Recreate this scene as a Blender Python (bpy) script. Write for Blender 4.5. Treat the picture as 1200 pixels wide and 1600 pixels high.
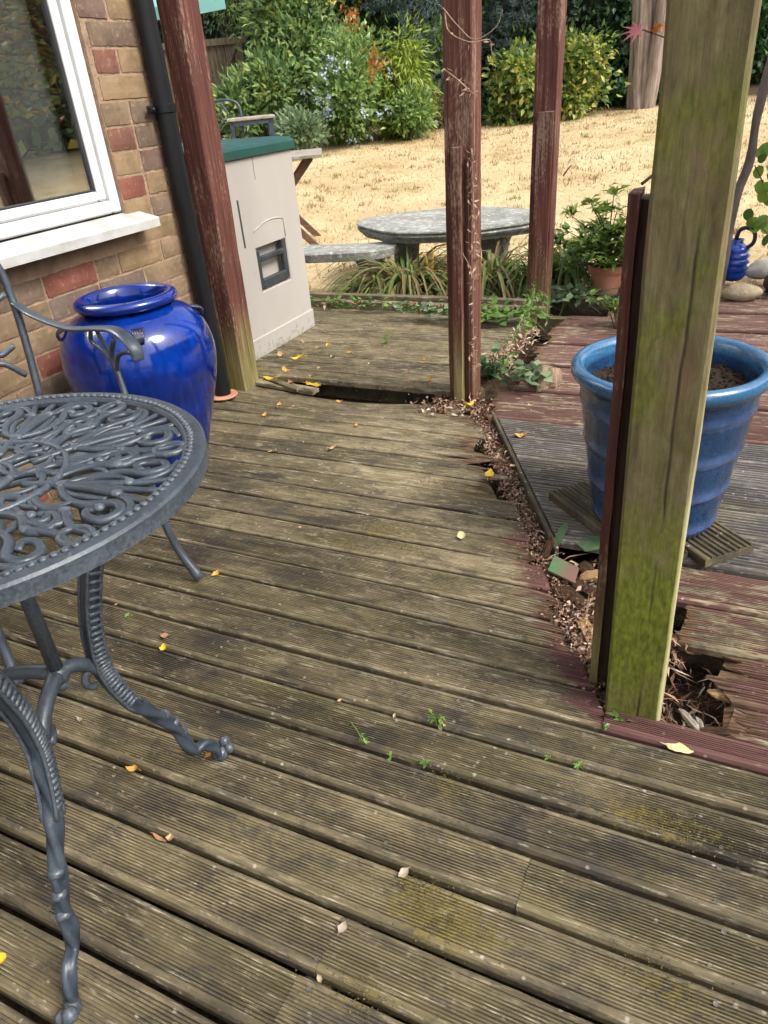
import bpy, math, random
import numpy as np
from mathutils import Vector, Matrix, noise as mnoise
R = math.radians
random.seed(7)
rng = np.random.default_rng(7)
scene = bpy.context.scene
for o in list(bpy.data.objects):
    bpy.data.objects.remove(o)

# ------------------------------------------------------------------ camera, sky, sun, exposure
CAM_H, FPX = 1.08, 1134.4
PITCH, ROLL, YAW = 0.525177, -0.0946336, 0.4819136
cF = Vector((-math.sin(YAW) * math.cos(PITCH), math.cos(YAW) * math.cos(PITCH), -math.sin(PITCH)))
cR0 = Vector((math.cos(YAW), math.sin(YAW), 0))
cU0 = cR0.cross(cF)
cR = math.cos(ROLL) * cR0 + math.sin(ROLL) * cU0
cU = -math.sin(ROLL) * cR0 + math.cos(ROLL) * cU0
camd = bpy.data.cameras.new('camera')
cam = bpy.data.objects.new('camera', camd)
scene.collection.objects.link(cam)
M4 = Matrix((cR, cU, -cF)).transposed().to_4x4()
M4.translation = (0, 0, CAM_H)
cam.matrix_world = M4
camd.sensor_width = 36
camd.lens = FPX / 1600 * 36
camd.clip_start = 0.02
camd.clip_end = 500
scene.camera = cam

SUN_EL = R(48)                      # hazy sun from the right, azimuth 95 deg clockwise from +Y
world = bpy.data.worlds.new('World')
scene.world = world
world.use_nodes = True
wn = world.node_tree
wn.nodes.clear()
sky = wn.nodes.new('ShaderNodeTexSky')
sky.sky_type = 'NISHITA'
sky.sun_disc = False
sky.sun_elevation = SUN_EL
sky.sun_rotation = R(95)
sky.air_density = 1.0
sky.dust_density = 4.0
sky.ozone_density = 1.0
hs = wn.nodes.new('ShaderNodeHueSaturation')
hs.inputs['Saturation'].default_value = 0.35
bgn = wn.nodes.new('ShaderNodeBackground')
bgn.inputs['Strength'].default_value = 0.124
won = wn.nodes.new('ShaderNodeOutputWorld')
wn.links.new(sky.outputs[0], hs.inputs['Color'])
wn.links.new(hs.outputs[0], bgn.inputs['Color'])
wn.links.new(bgn.outputs[0], won.inputs['Surface'])
sund = bpy.data.lights.new('sun', 'SUN')
sund.energy = 1.3
sund.angle = R(20)
sund.color = (1.0, 0.95, 0.86)
sun = bpy.data.objects.new('sun', sund)
scene.collection.objects.link(sun)
sdir = Vector((math.sin(R(95)) * math.cos(SUN_EL), math.cos(R(95)) * math.cos(SUN_EL), math.sin(SUN_EL)))
sun.rotation_euler = sdir.to_track_quat('Z', 'Y').to_euler()
sun.location = (4, 2, 8)
scene.view_settings.view_transform = 'Standard'
scene.view_settings.look = 'None'
scene.view_settings.gamma = 1
scene.view_settings.use_curve_mapping = False
scene.view_settings.exposure = 1.35
scene.render.engine = 'CYCLES'
scene.cycles.use_denoising = True
scene.cycles.use_adaptive_sampling = True
scene.cycles.adaptive_threshold = 0.03
scene.cycles.max_bounces = 5
scene.cycles.diffuse_bounces = 3
scene.cycles.glossy_bounces = 3
scene.cycles.transparent_max_bounces = 12

# ------------------------------------------------------------------ helpers
def ray(px, py):
    return cF + cR * ((px - 600) / FPX) - cU * ((py - 800) / FPX)
def gz(px, py, z=0.0):
    d = ray(px, py); t = (z - CAM_H) / d.z
    return Vector((0, 0, CAM_H)) + d * t
def at(px, py, dist):
    d = ray(px, py); t = dist / math.hypot(d.x, d.y)
    return Vector((0, 0, CAM_H)) + d * t
def sstep(a, b, x):
    t = min(1, max(0, (x - a) / (b - a)))
    return t * t * (3 - 2 * t)
def ground_z(x, y):
    s = math.hypot(x, y) if y > 0 else 0
    zz = -0.16 + 0.03 * sstep(3.6, 4.2, s) + 0.093 * max(0, min(s, 14.5) - 5.0)
    return zz + 0.02 * mnoise.noise(Vector((x * .7, y * .7, 3)))

def link(o, parent=None):
    scene.collection.objects.link(o)
    if parent is not None:
        o.parent = parent
    return o
def tag(o, label=None, cat=None, group=None, kind=None):
    if label: o['label'] = label
    if cat: o['category'] = cat
    if group: o['group'] = group
    if kind: o['kind'] = kind
    return o
def root(name, loc=(0, 0, 0), rz=0.0, label=None, cat=None, group=None):
    o = bpy.data.objects.new(name, None)
    o.empty_display_size = 0.05
    o.location = loc
    o.rotation_euler = (0, 0, rz)
    link(o)
    return tag(o, label, cat, group)

class MB:
    def __init__(self):
        self.v = []; self.f = []
    def add(self, V, F):
        b = len(self.v)
        self.v += [tuple(x) for x in V]
        self.f += [tuple(i + b for i in f) for f in F]
        return self
    def box(self, c, s, rot=None, bevel=0.0):
        hx, hy, hz = s[0] / 2, s[1] / 2, s[2] / 2
        c = Vector(c)
        def tf(p):
            p = Vector(p)
            if rot is not None: p = rot @ p
            return c + p
        if bevel <= 0:
            V = [(-hx, -hy, -hz), (hx, -hy, -hz), (hx, hy, -hz), (-hx, hy, -hz), (-hx, -hy, hz), (hx, -hy, hz), (hx, hy, hz), (-hx, hy, hz)]
            F = [(0, 3, 2, 1), (4, 5, 6, 7), (0, 1, 5, 4), (1, 2, 6, 5), (2, 3, 7, 6), (3, 0, 4, 7)]
            return self.add([tf(p) for p in V], F)
        b = min(bevel, hx * .9, hy * .9, hz * .9)
        V = []; idx = {}
        for sx in (-1, 1):
            for sy in (-1, 1):
                for sz in (-1, 1):
                    for ax in range(3):
                        q = [sx * (hx - b), sy * (hy - b), sz * (hz - b)]
                        q[ax] = (sx * hx, sy * hy, sz * hz)[ax]
                        idx[(sx, sy, sz, ax)] = len(V); V.append(tf(q))
        F = []
        for ax in range(3):
            a1, a2 = [(1, 2), (2, 0), (0, 1)][ax]
            for s_ in (-1, 1):
                q = []
                for u, w in ((-1, -1), (1, -1), (1, 1), (-1, 1)):
                    k = [0, 0, 0]; k[ax] = s_; k[a1] = u; k[a2] = w
                    q.append(idx[(k[0], k[1], k[2], ax)])
                F.append(tuple(q if s_ > 0 else q[::-1]))
        for ax in range(3):
            a1, a2 = [(1, 2), (2, 0), (0, 1)][ax]
            for u in (-1, 1):
                for w in (-1, 1):
                    def key(sa, which):
                        k = [0, 0, 0]; k[ax] = sa; k[a1] = u; k[a2] = w
                        return idx[(k[0], k[1], k[2], which)]
                    q = (key(-1, a1), key(1, a1), key(1, a2), key(-1, a2))
                    F.append(q if u * w > 0 else q[::-1])
        for sx in (-1, 1):
            for sy in (-1, 1):
                for sz in (-1, 1):
                    q = (idx[(sx, sy, sz, 0)], idx[(sx, sy, sz, 1)], idx[(sx, sy, sz, 2)])
                    F.append(q if sx * sy * sz > 0 else q[::-1])
        return self.add(V, F)
    def tube(self, pts, rad, n=8, up=None, flat=1.0, cap=True, mod=None, closed=False):
        """swept tube; rad number or list; flat scales along the 'up' direction; mod(s,theta)->factor"""
        P = [Vector(p) for p in pts]; m = len(P)
        V = []; F = []
        prev = None; acc = 0.0
        for i in range(m):
            if closed: t = P[(i + 1) % m] - P[i - 1]
            elif i == 0: t = P[1] - P[0]
            elif i == m - 1: t = P[-1] - P[-2]
            else: t = P[i + 1] - P[i - 1]
            t = t.normalized() if t.length > 1e-9 else Vector((0, 0, 1))
            if up is not None:
                a = Vector(up) - t * t.dot(Vector(up))
                if a.length < 1e-4: a = prev if prev is not None else t.orthogonal()
            else:
                a = (prev - t * t.dot(prev)) if prev is not None else t.orthogonal()
            a = a.normalized(); prev = a
            b = t.cross(a)
            if i: acc += (P[i] - P[i - 1]).length
            r = rad[i] if hasattr(rad, '__len__') else rad
            for k in range(n):
                th = 2 * math.pi * k / n
                g = mod(acc, th) if mod else 1.0
                V.append(P[i] + (a * (math.cos(th) * flat) + b * math.sin(th)) * r * g)
        mm = m if closed else m - 1
        for i in range(mm):
            i2 = (i + 1) % m
            for k in range(n):
                k2 = (k + 1) % n
                F.append((i * n + k, i * n + k2, i2 * n + k2, i2 * n + k))
        if cap and not closed:
            F.append(tuple(range(n - 1, -1, -1)))
            F.append(tuple((m - 1) * n + k for k in range(n)))
        return self.add(V, F)
    def lathe(self, prof, n=48, c=(0, 0, 0), wob=0.0, close=False):
        V = []; F = []; m = len(prof)
        for (r, z) in prof:
            for k in range(n):
                th = 2 * math.pi * k / n
                w = 1 + wob * mnoise.noise(Vector((math.cos(th) * 1.3, math.sin(th) * 1.3, z * 4)))
                V.append((c[0] + r * w * math.cos(th), c[1] + r * w * math.sin(th), c[2] + z))
        mm = m if close else m - 1
        for i in range(mm):
            i2 = (i + 1) % m
            for k in range(n):
                k2 = (k + 1) % n
                F.append((i * n + k, i * n + k2, i2 * n + k2, i2 * n + k))
        if not close:
            if prof[0][0] > 1e-6: F.append(tuple(range(n - 1, -1, -1)))
            if prof[-1][0] > 1e-6: F.append(tuple((m - 1) * n + k for k in range(n)))
        return self.add(V, F)
    def ball(self, c, r, n=8, m=6, sc=(1, 1, 1)):
        prof = [(max(1e-7, r * math.sin(math.pi * i / m)), -r * math.cos(math.pi * i / m)) for i in range(m + 1)]
        b = MB().lathe(prof, n)
        return self.add([(c[0] + x * sc[0], c[1] + y * sc[1], c[2] + z * sc[2]) for x, y, z in b.v], b.f)
    def prism(self, outline, z0, z1):
        n = len(outline)
        V = [(x, y, z0) for x, y in outline] + [(x, y, z1) for x, y in outline]
        F = [tuple(range(n - 1, -1, -1)), tuple(range(n, 2 * n))]
        F += [(i, (i + 1) % n, n + (i + 1) % n, n + i) for i in range(n)]
        return self.add(V, F)
    def build(self, name, mat, parent=None, smooth=False, loc=None, angle=None):
        me = bpy.data.meshes.new(name)
        me.from_pydata(self.v, [], self.f)
        me.update()
        if smooth:
            me.polygons.foreach_set('use_smooth', [True] * len(me.polygons))
            if angle is not None:
                try: me.set_sharp_from_angle(angle=R(angle))
                except Exception: pass
        if mat: me.materials.append(mat)
        o = bpy.data.objects.new(name, me)
        if loc is not None: o.location = loc
        return link(o, parent)

def np_mesh(name, V, F, mat, parent=None, attrs=None, smooth=False):
    """V (n,3), F (m,k) same-size faces; attrs: dict name -> per-vertex floats"""
    V = np.asarray(V, np.float32); F = np.asarray(F, np.int32)
    me = bpy.data.meshes.new(name)
    me.vertices.add(len(V)); me.vertices.foreach_set('co', V.ravel())
    k = F.shape[1]
    me.loops.add(F.size); me.loops.foreach_set('vertex_index', F.ravel())
    me.polygons.add(len(F))
    me.polygons.foreach_set('loop_start', np.arange(0, F.size, k, dtype=np.int32))
    me.polygons.foreach_set('loop_total', np.full(len(F), k, np.int32))
    if attrs:
        for nm, a in attrs.items():
            at_ = me.attributes.new(nm, 'FLOAT', 'POINT')
            at_.data.foreach_set('value', np.asarray(a, np.float32))
    me.update(calc_edges=True)
    me.validate()
    if smooth: me.polygons.foreach_set('use_smooth', [True] * len(me.polygons))
    if mat: me.materials.append(mat)
    o = bpy.data.objects.new(name, me)
    return link(o, parent)

# ---- spline sampling
def spline(pts, n=8):
    P = [Vector(p) for p in pts]; out = []
    for i in range(len(P) - 1):
        p0 = P[i - 1] if i else P[i] * 2 - P[i + 1]
        p1, p2 = P[i], P[i + 1]
        p3 = P[i + 2] if i + 2 < len(P) else P[i + 1] * 2 - P[i]
        for k in range(n):
            t = k / n
            out.append(0.5 * ((2 * p1) + (p2 - p0) * t + (2 * p0 - 5 * p1 + 4 * p2 - p3) * t * t + (3 * p1 - p0 - 3 * p2 + p3) * t ** 3))
    out.append(P[-1])
    return out
def lerp_list(vals, n):
    xs = np.linspace(0, len(vals) - 1, n)
    return list(np.interp(xs, range(len(vals)), vals))

# ------------------------------------------------------------------ materials
class NT:
    def __init__(self, name):
        self.m = bpy.data.materials.new(name); self.m.use_nodes = True
        self.t = self.m.node_tree; self.t.nodes.clear()
        self.out = self.n('ShaderNodeOutputMaterial')
    def n(self, typ, **kw):
        nd = self.t.nodes.new(typ)
        for k, v in kw.items():
            setattr(nd, k, v)
        return nd
    def set(self, sock, v):
        if isinstance(v, bpy.types.NodeSocket): self.t.links.new(v, sock)
        elif isinstance(v, (tuple, list)):
            v = tuple(v)
            if len(v) == 3 and sock.type == 'RGBA': v = v + (1,)
            sock.default_value = v
        else: sock.default_value = v
    def coord(self, kind='Object'):
        return self.n('ShaderNodeTexCoord').outputs[kind]
    def pos(self):
        return self.n('ShaderNodeNewGeometry').outputs['Position']
    def rand(self):
        return self.n('ShaderNodeObjectInfo').outputs['Random']
    def attr(self, name):
        return self.n('ShaderNodeAttribute', attribute_name=name).outputs['Fac']
    def vmath(self, op, a, b=None):
        nd = self.n('ShaderNodeVectorMath', operation=op)
        self.set(nd.inputs[0], a)
        if b is not None: self.set(nd.inputs[1], b)
        return nd.outputs[0]
    def math(self, op, a, b=None, clamp=False):
        nd = self.n('ShaderNodeMath', operation=op, use_clamp=clamp)
        self.set(nd.inputs[0], a)
        if b is not None: self.set(nd.inputs[1], b)
        return nd.outputs[0]
    def noise(self, vec, scale, detail=4, rough=.55, dist=0.0):
        nd = self.n('ShaderNodeTexNoise')
        self.set(nd.inputs['Vector'], vec); nd.inputs['Scale'].default_value = scale
        nd.inputs['Detail'].default_value = detail; nd.inputs['Roughness'].default_value = rough
        nd.inputs['Distortion'].default_value = dist
        return nd.outputs['Fac']
    def voro(self, vec, scale, feature='F1', out='Distance'):
        nd = self.n('ShaderNodeTexVoronoi', feature=feature)
        self.set(nd.inputs['Vector'], vec); nd.inputs['Scale'].default_value = scale
        return nd.outputs[out]
    def ramp(self, fac, stops, interp='LINEAR'):
        nd = self.n('ShaderNodeValToRGB'); cr = nd.color_ramp; cr.interpolation = interp
        while len(cr.elements) < len(stops): cr.elements.new(0.5)
        for e, (p, c) in zip(cr.elements, stops):
            e.position = p
            e.color = (c, c, c, 1) if isinstance(c, (int, float)) else tuple(c) + (1,)
        self.set(nd.inputs[0], fac)
        return nd.outputs[0]
    def mix(self, fac, a, b, mode='MIX'):
        nd = self.n('ShaderNodeMix', data_type='RGBA', blend_type=mode)
        self.set(nd.inputs[0], fac); self.set(nd.inputs[6], a); self.set(nd.inputs[7], b)
        return nd.outputs[2]
    def bump(self, h, strength=.5, dist=.002):
        nd = self.n('ShaderNodeBump'); nd.inputs['Strength'].default_value = strength
        nd.inputs['Distance'].default_value = dist; self.set(nd.inputs['Height'], h)
        return nd.outputs[0]
    def bsdf(self, col, rough=.7, normal=None, metal=0.0, spec=.4, coat=0.0, coatr=.05, trans=None):
        nd = self.n('ShaderNodeBsdfPrincipled')
        self.set(nd.inputs['Base Color'], col); self.set(nd.inputs['Roughness'], rough)
        self.set(nd.inputs['Metallic'], metal); self.set(nd.inputs['Specular IOR Level'], spec)
        self.set(nd.inputs['Coat Weight'], coat); self.set(nd.inputs['Coat Roughness'], coatr)
        if normal is not None: self.set(nd.inputs['Normal'], normal)
        sh = nd.outputs[0]
        if trans:
            tr = self.n('ShaderNodeBsdfTranslucent'); self.set(tr.inputs[0], col)
            mx = self.n('ShaderNodeMixShader'); mx.inputs[0].default_value = trans
            self.t.links.new(sh, mx.inputs[1]); self.t.links.new(tr.outputs[0], mx.inputs[2]); sh = mx.outputs[0]
        self.t.links.new(sh, self.out.inputs[0])
        return self.m

def m_simple(name, c1, c2, scale=8, rough=.7, bump=.3, bd=.002, spec=.4, stretch=(1, 1, 1), metal=0, coat=0, detail=5, usepos=False):
    t = NT(name)
    v = t.vmath('MULTIPLY', t.pos() if usepos else t.coord(), stretch)
    f = t.noise(v, scale, detail)
    col = t.ramp(f, [(.3, c1), (.7, c2)])
    f2 = t.noise(v, scale * 6, 4)
    return t.bsdf(col, rough, t.bump(f2, bump, bd), metal, spec, coat)

def m_wood_deck(name, tint=0):
    """weathered decking: brown grey with pale worn fibres, mould, red paint (attribute paint) and moss (attribute moss)"""
    t = NT(name)
    P = t.coord(); rnd = t.rand()
    off = t.vmath('ADD', P, t.n('ShaderNodeCombineXYZ').outputs[0])
    cmb = t.n('ShaderNodeCombineXYZ')
    t.set(cmb.inputs[0], t.math('MULTIPLY', rnd, 17.0)); t.set(cmb.inputs[2], t.math('MULTIPLY', rnd, 5.0))
    off = t.vmath('ADD', P, cmb.outputs[0])
    fib = t.noise(t.vmath('MULTIPLY', off, (5, 130, 30)), 1.0, 3, .65)
    fib2 = t.noise(t.vmath('MULTIPLY', off, (16, 330, 60)), 1.0, 3, .6)
    patch = t.noise(t.vmath('MULTIPLY', off, (3.4, 9, 4)), 1.0, 5, .68, .6)
    speck = t.noise(t.vmath('MULTIPLY', off, (60, 150, 60)), 1.0, 3, .7)
    f = t.math('ADD', t.math('MULTIPLY', fib, .38), t.math('MULTIPLY', patch, .62))
    f = t.math('ADD', f, t.math('MULTIPLY', t.math('SUBTRACT', rnd, .5), .10))
    f = t.math('ADD', f, t.attr('pale'))
    if tint == 0:
        col = t.ramp(f, [(.32, (.029, .023, .016)), (.44, (.076, .060, .038)), (.54, (.138, .110, .064)), (.64, (.205, .165, .095)), (.78, (.35, .29, .185))])
    else:
        col = t.ramp(f, [(.28, (.032, .028, .027)), (.42, (.078, .070, .066)), (.55, (.130, .116, .107)), (.66, (.20, .18, .158)), (.82, (.36, .325, .275))])
    # olive algae film
    al = t.noise(t.vmath('MULTIPLY', off, (2.2, 5, 2)), 1.3, 3)
    col = t.mix(t.ramp(t.math('ADD', al, t.math('MULTIPLY', t.math('SUBTRACT', speck, .5), .3)), [(.44, 0), (.68, .42)]), col, (.132, .112, .046))
    # blue black mould in blotches, broken up by specks and fibres
    mo = t.noise(t.vmath('MULTIPLY', off, (9, 17, 4)), 1.0, 5, .78, .6)
    mof = t.math('ADD', mo, t.math('MULTIPLY', t.math('SUBTRACT', speck, .5), .36))
    mof = t.math('ADD', mof, t.math('MULTIPLY', t.math('SUBTRACT', fib2, .5), .35))
    col = t.mix(t.ramp(mof, [(.50, 0), (.62, .54 if tint == 0 else .30)]), col, (.034, .033, .036) if tint == 0 else (.05, .051, .056))
    # pale worn fibres
    wf = t.math('ADD', fib2, t.math('MULTIPLY', t.math('SUBTRACT', mo, .5), -.5))
    wf = t.math('ADD', wf, t.math('MULTIPLY', t.math('SUBTRACT', speck, .5), .30))
    wf = t.math('ADD', wf, t.math('MULTIPLY', t.attr('pale'), .6))
    col = t.mix(t.ramp(wf, [(.59, 0), (.75, .75)]), col, (.42, .365, .265) if tint == 0 else (.42, .40, .36))
    # red paint remnants
    pn = t.noise(t.vmath('MULTIPLY', off, (9, 70, 20)), 1.0, 3, .7)
    pm = t.math('ADD', t.math('MULTIPLY', t.attr('paint'), 1.25), t.math('MULTIPLY', t.math('SUBTRACT', pn, .55), 1.9))
    pm = t.ramp(pm, [(.46, 0), (.58, .90)])
    pcol = t.ramp(fib, [(.3, (.070, .028, .026)), (.7, (.150, .068, .062))])
    col = t.mix(pm, col, pcol)
    # moss
    mn = t.noise(t.pos(), 60, 3, .75)
    mm = t.math('ADD', t.attr('moss'), t.math('MULTIPLY', t.math('SUBTRACT', mn, .5), 1.6))
    mm = t.ramp(mm, [(.46, 0), (.70, .75)])
    col = t.mix(mm, col, t.ramp(mn, [(.35, (.070, .054, .016)), (.65, (.19, .150, .048))]))
    # pale lichen specks
    sp = t.voro(t.pos(), 38, 'F1'); spn = t.noise(t.pos(), 7, 3)
    sm = t.math('MULTIPLY', t.ramp(sp, [(.08, 1), (.16, 0)]), t.ramp(spn, [(.46, 0), (.58, .75)]))
    col = t.mix(sm, col, (.42, .38, .32))
    # crumbled rot
    rn_ = t.math('ADD', t.attr('rot'), t.math('MULTIPLY', t.math('SUBTRACT', pn, .5), .9))
    col = t.mix(t.ramp(rn_, [(.45, 0), (.7, .9)]), col, t.ramp(fib, [(.35, (.030, .018, .011)), (.65, (.19, .115, .065))]))
    return t.bsdf(col, .78, t.bump(speck, .5, .0016), spec=.25)

def m_post(name, kind):
    t = NT(name); P = t.coord()
    rnd = t.rand()
    cmb = t.n('ShaderNodeCombineXYZ'); t.set(cmb.inputs[0], t.math('MULTIPLY', rnd, 9.0))
    off = t.vmath('ADD', P, cmb.outputs[0])
    fib = t.noise(t.vmath('MULTIPLY', off, (90, 90, 4)), 1.0, 6, .62, .3)
    patch = t.noise(t.vmath('MULTIPLY', off, (9, 9, 3)), 1.0, 5, .65)
    fine = t.noise(t.vmath('MULTIPLY', off, (1, 1, .35)), 160, 3)
    sep = t.n('ShaderNodeSeparateXYZ'); t.set(sep.inputs[0], t.pos()); z = sep.outputs[2]
    if kind == 'red':
        col = t.ramp(fib, [(.28, (.050, .018, .013)), (.5, (.110, .039, .028)), (.72, (.170, .068, .048))])
        wear = t.ramp(t.math('ADD', t.math('ADD', t.math('MULTIPLY', patch, .45), t.math('MULTIPLY', fib, .35)), t.math('MULTIPLY', fine, .28)), [(.56, 0), (.64, .75)])
        col = t.mix(wear, col, t.ramp(fine, [(.3, (.20, .125, .085)), (.7, (.34, .25, .18))]))
        # bare algae stained wood on the lowest third
        zz = t.math('ADD', z, t.math('MULTIPLY', t.math('SUBTRACT', patch, .5), .35))
        lm = t.ramp(zz, [(.10, .85), (.34, .0)])
        gl = t.ramp(fib, [(.3, (.12, .105, .030)), (.7, (.33, .30, .12))])
        lm2 = t.math('MULTIPLY', lm, t.attr('algae'))
        col = t.mix(lm2, col, gl)
    else:
        swirl = t.noise(t.vmath('MULTIPLY', off, (26, 26, 9)), 1.0, 6, .7, 1.2)
        col = t.ramp(t.math('ADD', t.math('MULTIPLY', fib, .40), t.math('MULTIPLY', swirl, .60)), [(.30, (.055, .045, .020)), (.44, (.118, .097, .042)), (.58, (.180, .150, .070)), (.74, (.28, .235, .13))])
        redm = t.ramp(t.noise(t.vmath('MULTIPLY', off, (14, 14, 5)), 1.0, 4), [(.55, 0), (.72, .35)])
        col = t.mix(redm, col, (.16, .07, .05))
        zz = t.math('ADD', z, t.math('MULTIPLY', t.math('SUBTRACT', patch, .5), .60))
        zz = t.math('ADD', zz, t.math('MULTIPLY', t.math('SUBTRACT', swirl, .5), .55))
        lm = t.ramp(zz, [(.0, .55), (.05, .95), (.30, .88), (.50, .0)])
        col = t.mix(lm, col, t.ramp(fine, [(.3, (.080, .100, .006)), (.7, (.21, .235, .024))]))
        g2 = t.ramp(t.noise(t.vmath('MULTIPLY', off, (12, 12, 7)), 1.0, 5, .7), [(.48, 0), (.60, .75)])
        col = t.mix(g2, col, t.ramp(fine, [(.3, (.065, .075, .010)), (.7, (.17, .17, .030))]))
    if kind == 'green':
        col = t.mix(t.math('MULTIPLY', t.attr('sunlit'), .85), col, t.ramp(fib, [(.3, (.30, .26, .12)), (.7, (.58, .53, .33))]))  # sunlight on the right face, painted in as a pale cream colour
    # drying cracks running up the grain
    sp_ = t.n('ShaderNodeSeparateXYZ'); t.set(sp_.inputs[0], P)
    wv = t.math('MULTIPLY', t.math('SUBTRACT', t.noise(t.vmath('MULTIPLY', P, (0, 0, 3.5)), 1.0, 3), .5), .022)
    cx_ = t.math('ABSOLUTE', t.math('SUBTRACT', t.math('ADD', sp_.outputs[0], wv), .010 if kind == 'green' else -.016))
    cy_ = t.math('ABSOLUTE', t.math('SUBTRACT', t.math('ADD', sp_.outputs[1], wv), .012))
    cm = t.ramp(t.math('MINIMUM', cx_, cy_), [(.0003, .85), (.0010, 0)])
    cm = t.math('MULTIPLY', cm, t.ramp(t.noise(t.vmath('MULTIPLY', off, (2, 2, 2.2)), 1.0, 2), [(.50, 0), (.56, 1)]))
    col = t.mix(cm, col, (.015, .010, .006))
    h = t.math('SUBTRACT', t.math('ADD', t.math('MULTIPLY', fib, .8), t.math('MULTIPLY', fine, .3)), t.math('MULTIPLY', cm, .9))
    return t.bsdf(col, .75, t.bump(h, .6, .003), spec=.3)

def m_brick():
    t = NT('brick_stock'); P = t.coord(); rnd = t.rand()
    cmb = t.n('ShaderNodeCombineXYZ'); t.set(cmb.inputs[0], t.math('MULTIPLY', rnd, 31.0)); t.set(cmb.inputs[1], t.math('MULTIPLY', rnd, 13.0))
    off = t.vmath('ADD', P, cmb.outputs[0])
    n1 = t.noise(off, 7, 5, .6, .3); n2 = t.noise(off, 60, 5, .7)
    base = t.ramp(rnd, [(0, (.245, .168, .095)), (.16, (.205, .142, .090)), (.32, (.170, .120, .085)), (.46, (.140, .104, .083)), (.56, (.225, .158, .095)), (.68, (.150, .096, .076)), (.78, (.190, .088, .064)), (.90, (.205, .076, .056))], 'CONSTANT')
    dark = t.ramp(n1, [(.36, .72), (.64, 1.15)])
    col = t.mix(1.0, base, dark, 'MULTIPLY')
    col = t.mix(t.ramp(n1, [(.58, 0), (.74, .35)]), col, (.17, .12, .10))
    col = t.mix(t.ramp(n2, [(.56, 0), (.70, .55)]), col, (.36, .27, .18))
    col = t.mix(t.ramp(n2, [(.25, .6), (.40, 0)]), col, (.05, .035, .028))
    return t.bsdf(col, .9, t.bump(n2, .6, .0025), spec=.15)

def m_leaf(name, stops, rough=.42, trans=.36, spec=.45):
    t = NT(name)
    f = t.attr('rnd')
    n = t.noise(t.pos(), 3.0, 2)
    f = t.math('ADD', f, t.math('MULTIPLY', t.math('SUBTRACT', n, .5), .35), clamp=True)
    return t.bsdf(t.ramp(f, stops), rough, None, spec=spec, trans=trans)

MAT = {}
MAT['deck'] = m_wood_deck('weathered_decking', 0)
MAT['deck_grey'] = m_wood_deck('weathered_grey_decking', 1)
MAT['red_post'] = m_post('red_painted_timber', 'red')
MAT['green_post'] = m_post('algae_timber', 'green')
MAT['brick'] = m_brick()
MAT['mortar'] = m_simple('mortar', (.235, .155, .105), (.37, .26, .175), 20, .95, 1.0, .006, .1)
MAT['soil'] = m_simple('dark_soil', (.018, .013, .010), (.060, .042, .030), 18, .95, 1.0, .02, .1, usepos=True)
MAT['upvc'] = m_simple('white_upvc', (.52, .53, .53), (.64, .64, .635), 5, .35, .05, .001, .45)
MAT['seal'] = m_simple('black_rubber_seal', (.012, .012, .013), (.03, .03, .03), 8, .6, .1)
MAT['pipe'] = m_simple('black_plastic_pipe', (.005, .006, .007), (.012, .013, .015), 6, .36, .12, .001, .32, stretch=(1, 1, .3))
MAT['terracotta'] = m_simple('terracotta', (.36, .15, .085), (.50, .25, .16), 9, .85, .3, .002, .2)
MAT['iron'] = None
def m_iron():
    t = NT('cast_metal_slate_paint'); P = t.pos()
    n = t.noise(P, 30, 4); n2 = t.noise(P, 220, 3)
    col = t.ramp(n, [(.3, (.015, .022, .032)), (.7, (.034, .047, .064))])
    geo = t.n('ShaderNodeNewGeometry')
    col = t.mix(t.math('MULTIPLY', t.ramp(geo.outputs['Pointiness'], [(.52, 0), (.60, .45)]), t.ramp(n2, [(.35, .2), (.65, 1)])), col, (.17, .19, .205))
    col = t.mix(t.ramp(t.noise(P, 70, 4, .7), [(.62, 0), (.72, .4)]), col, (.15, .155, .145))
    return t.bsdf(col, t.ramp(n, [(.3, .30), (.7, .46)]), t.bump(n2, .25, .0012), spec=.5)
MAT['iron'] = m_iron()
def m_jar():
    t = NT('cobalt_glaze'); P = t.coord()
    n = t.noise(P, 5, 4, .6, .3); f = t.noise(t.vmath('MULTIPLY', P, (1, 1, .35)), 55, 4)
    col = t.ramp(t.math('ADD', t.math('MULTIPLY', n, .7), t.math('MULTIPLY', f, .3)), [(.32, (.0012, .007, .055)), (.5, (.0012, .016, .155)), (.68, (.0018, .038, .30))])
    col = t.mix(t.ramp(n, [(.66, 0), (.80, .2)]), col, (.02, .02, .12))
    col = t.mix(t.ramp(t.noise(P, 90, 4), [(.68, 0), (.76, .5)]), col, (.10, .12, .30))
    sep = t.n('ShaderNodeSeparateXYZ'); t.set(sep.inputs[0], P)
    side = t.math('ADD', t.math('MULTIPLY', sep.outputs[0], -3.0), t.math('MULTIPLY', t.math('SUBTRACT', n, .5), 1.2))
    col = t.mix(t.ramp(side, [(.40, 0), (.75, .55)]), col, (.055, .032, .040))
    return t.bsdf(col, .12, t.bump(n, .08, .01), spec=.5, coat=.25, coatr=.04)
MAT['jar'] = m_jar()
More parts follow.
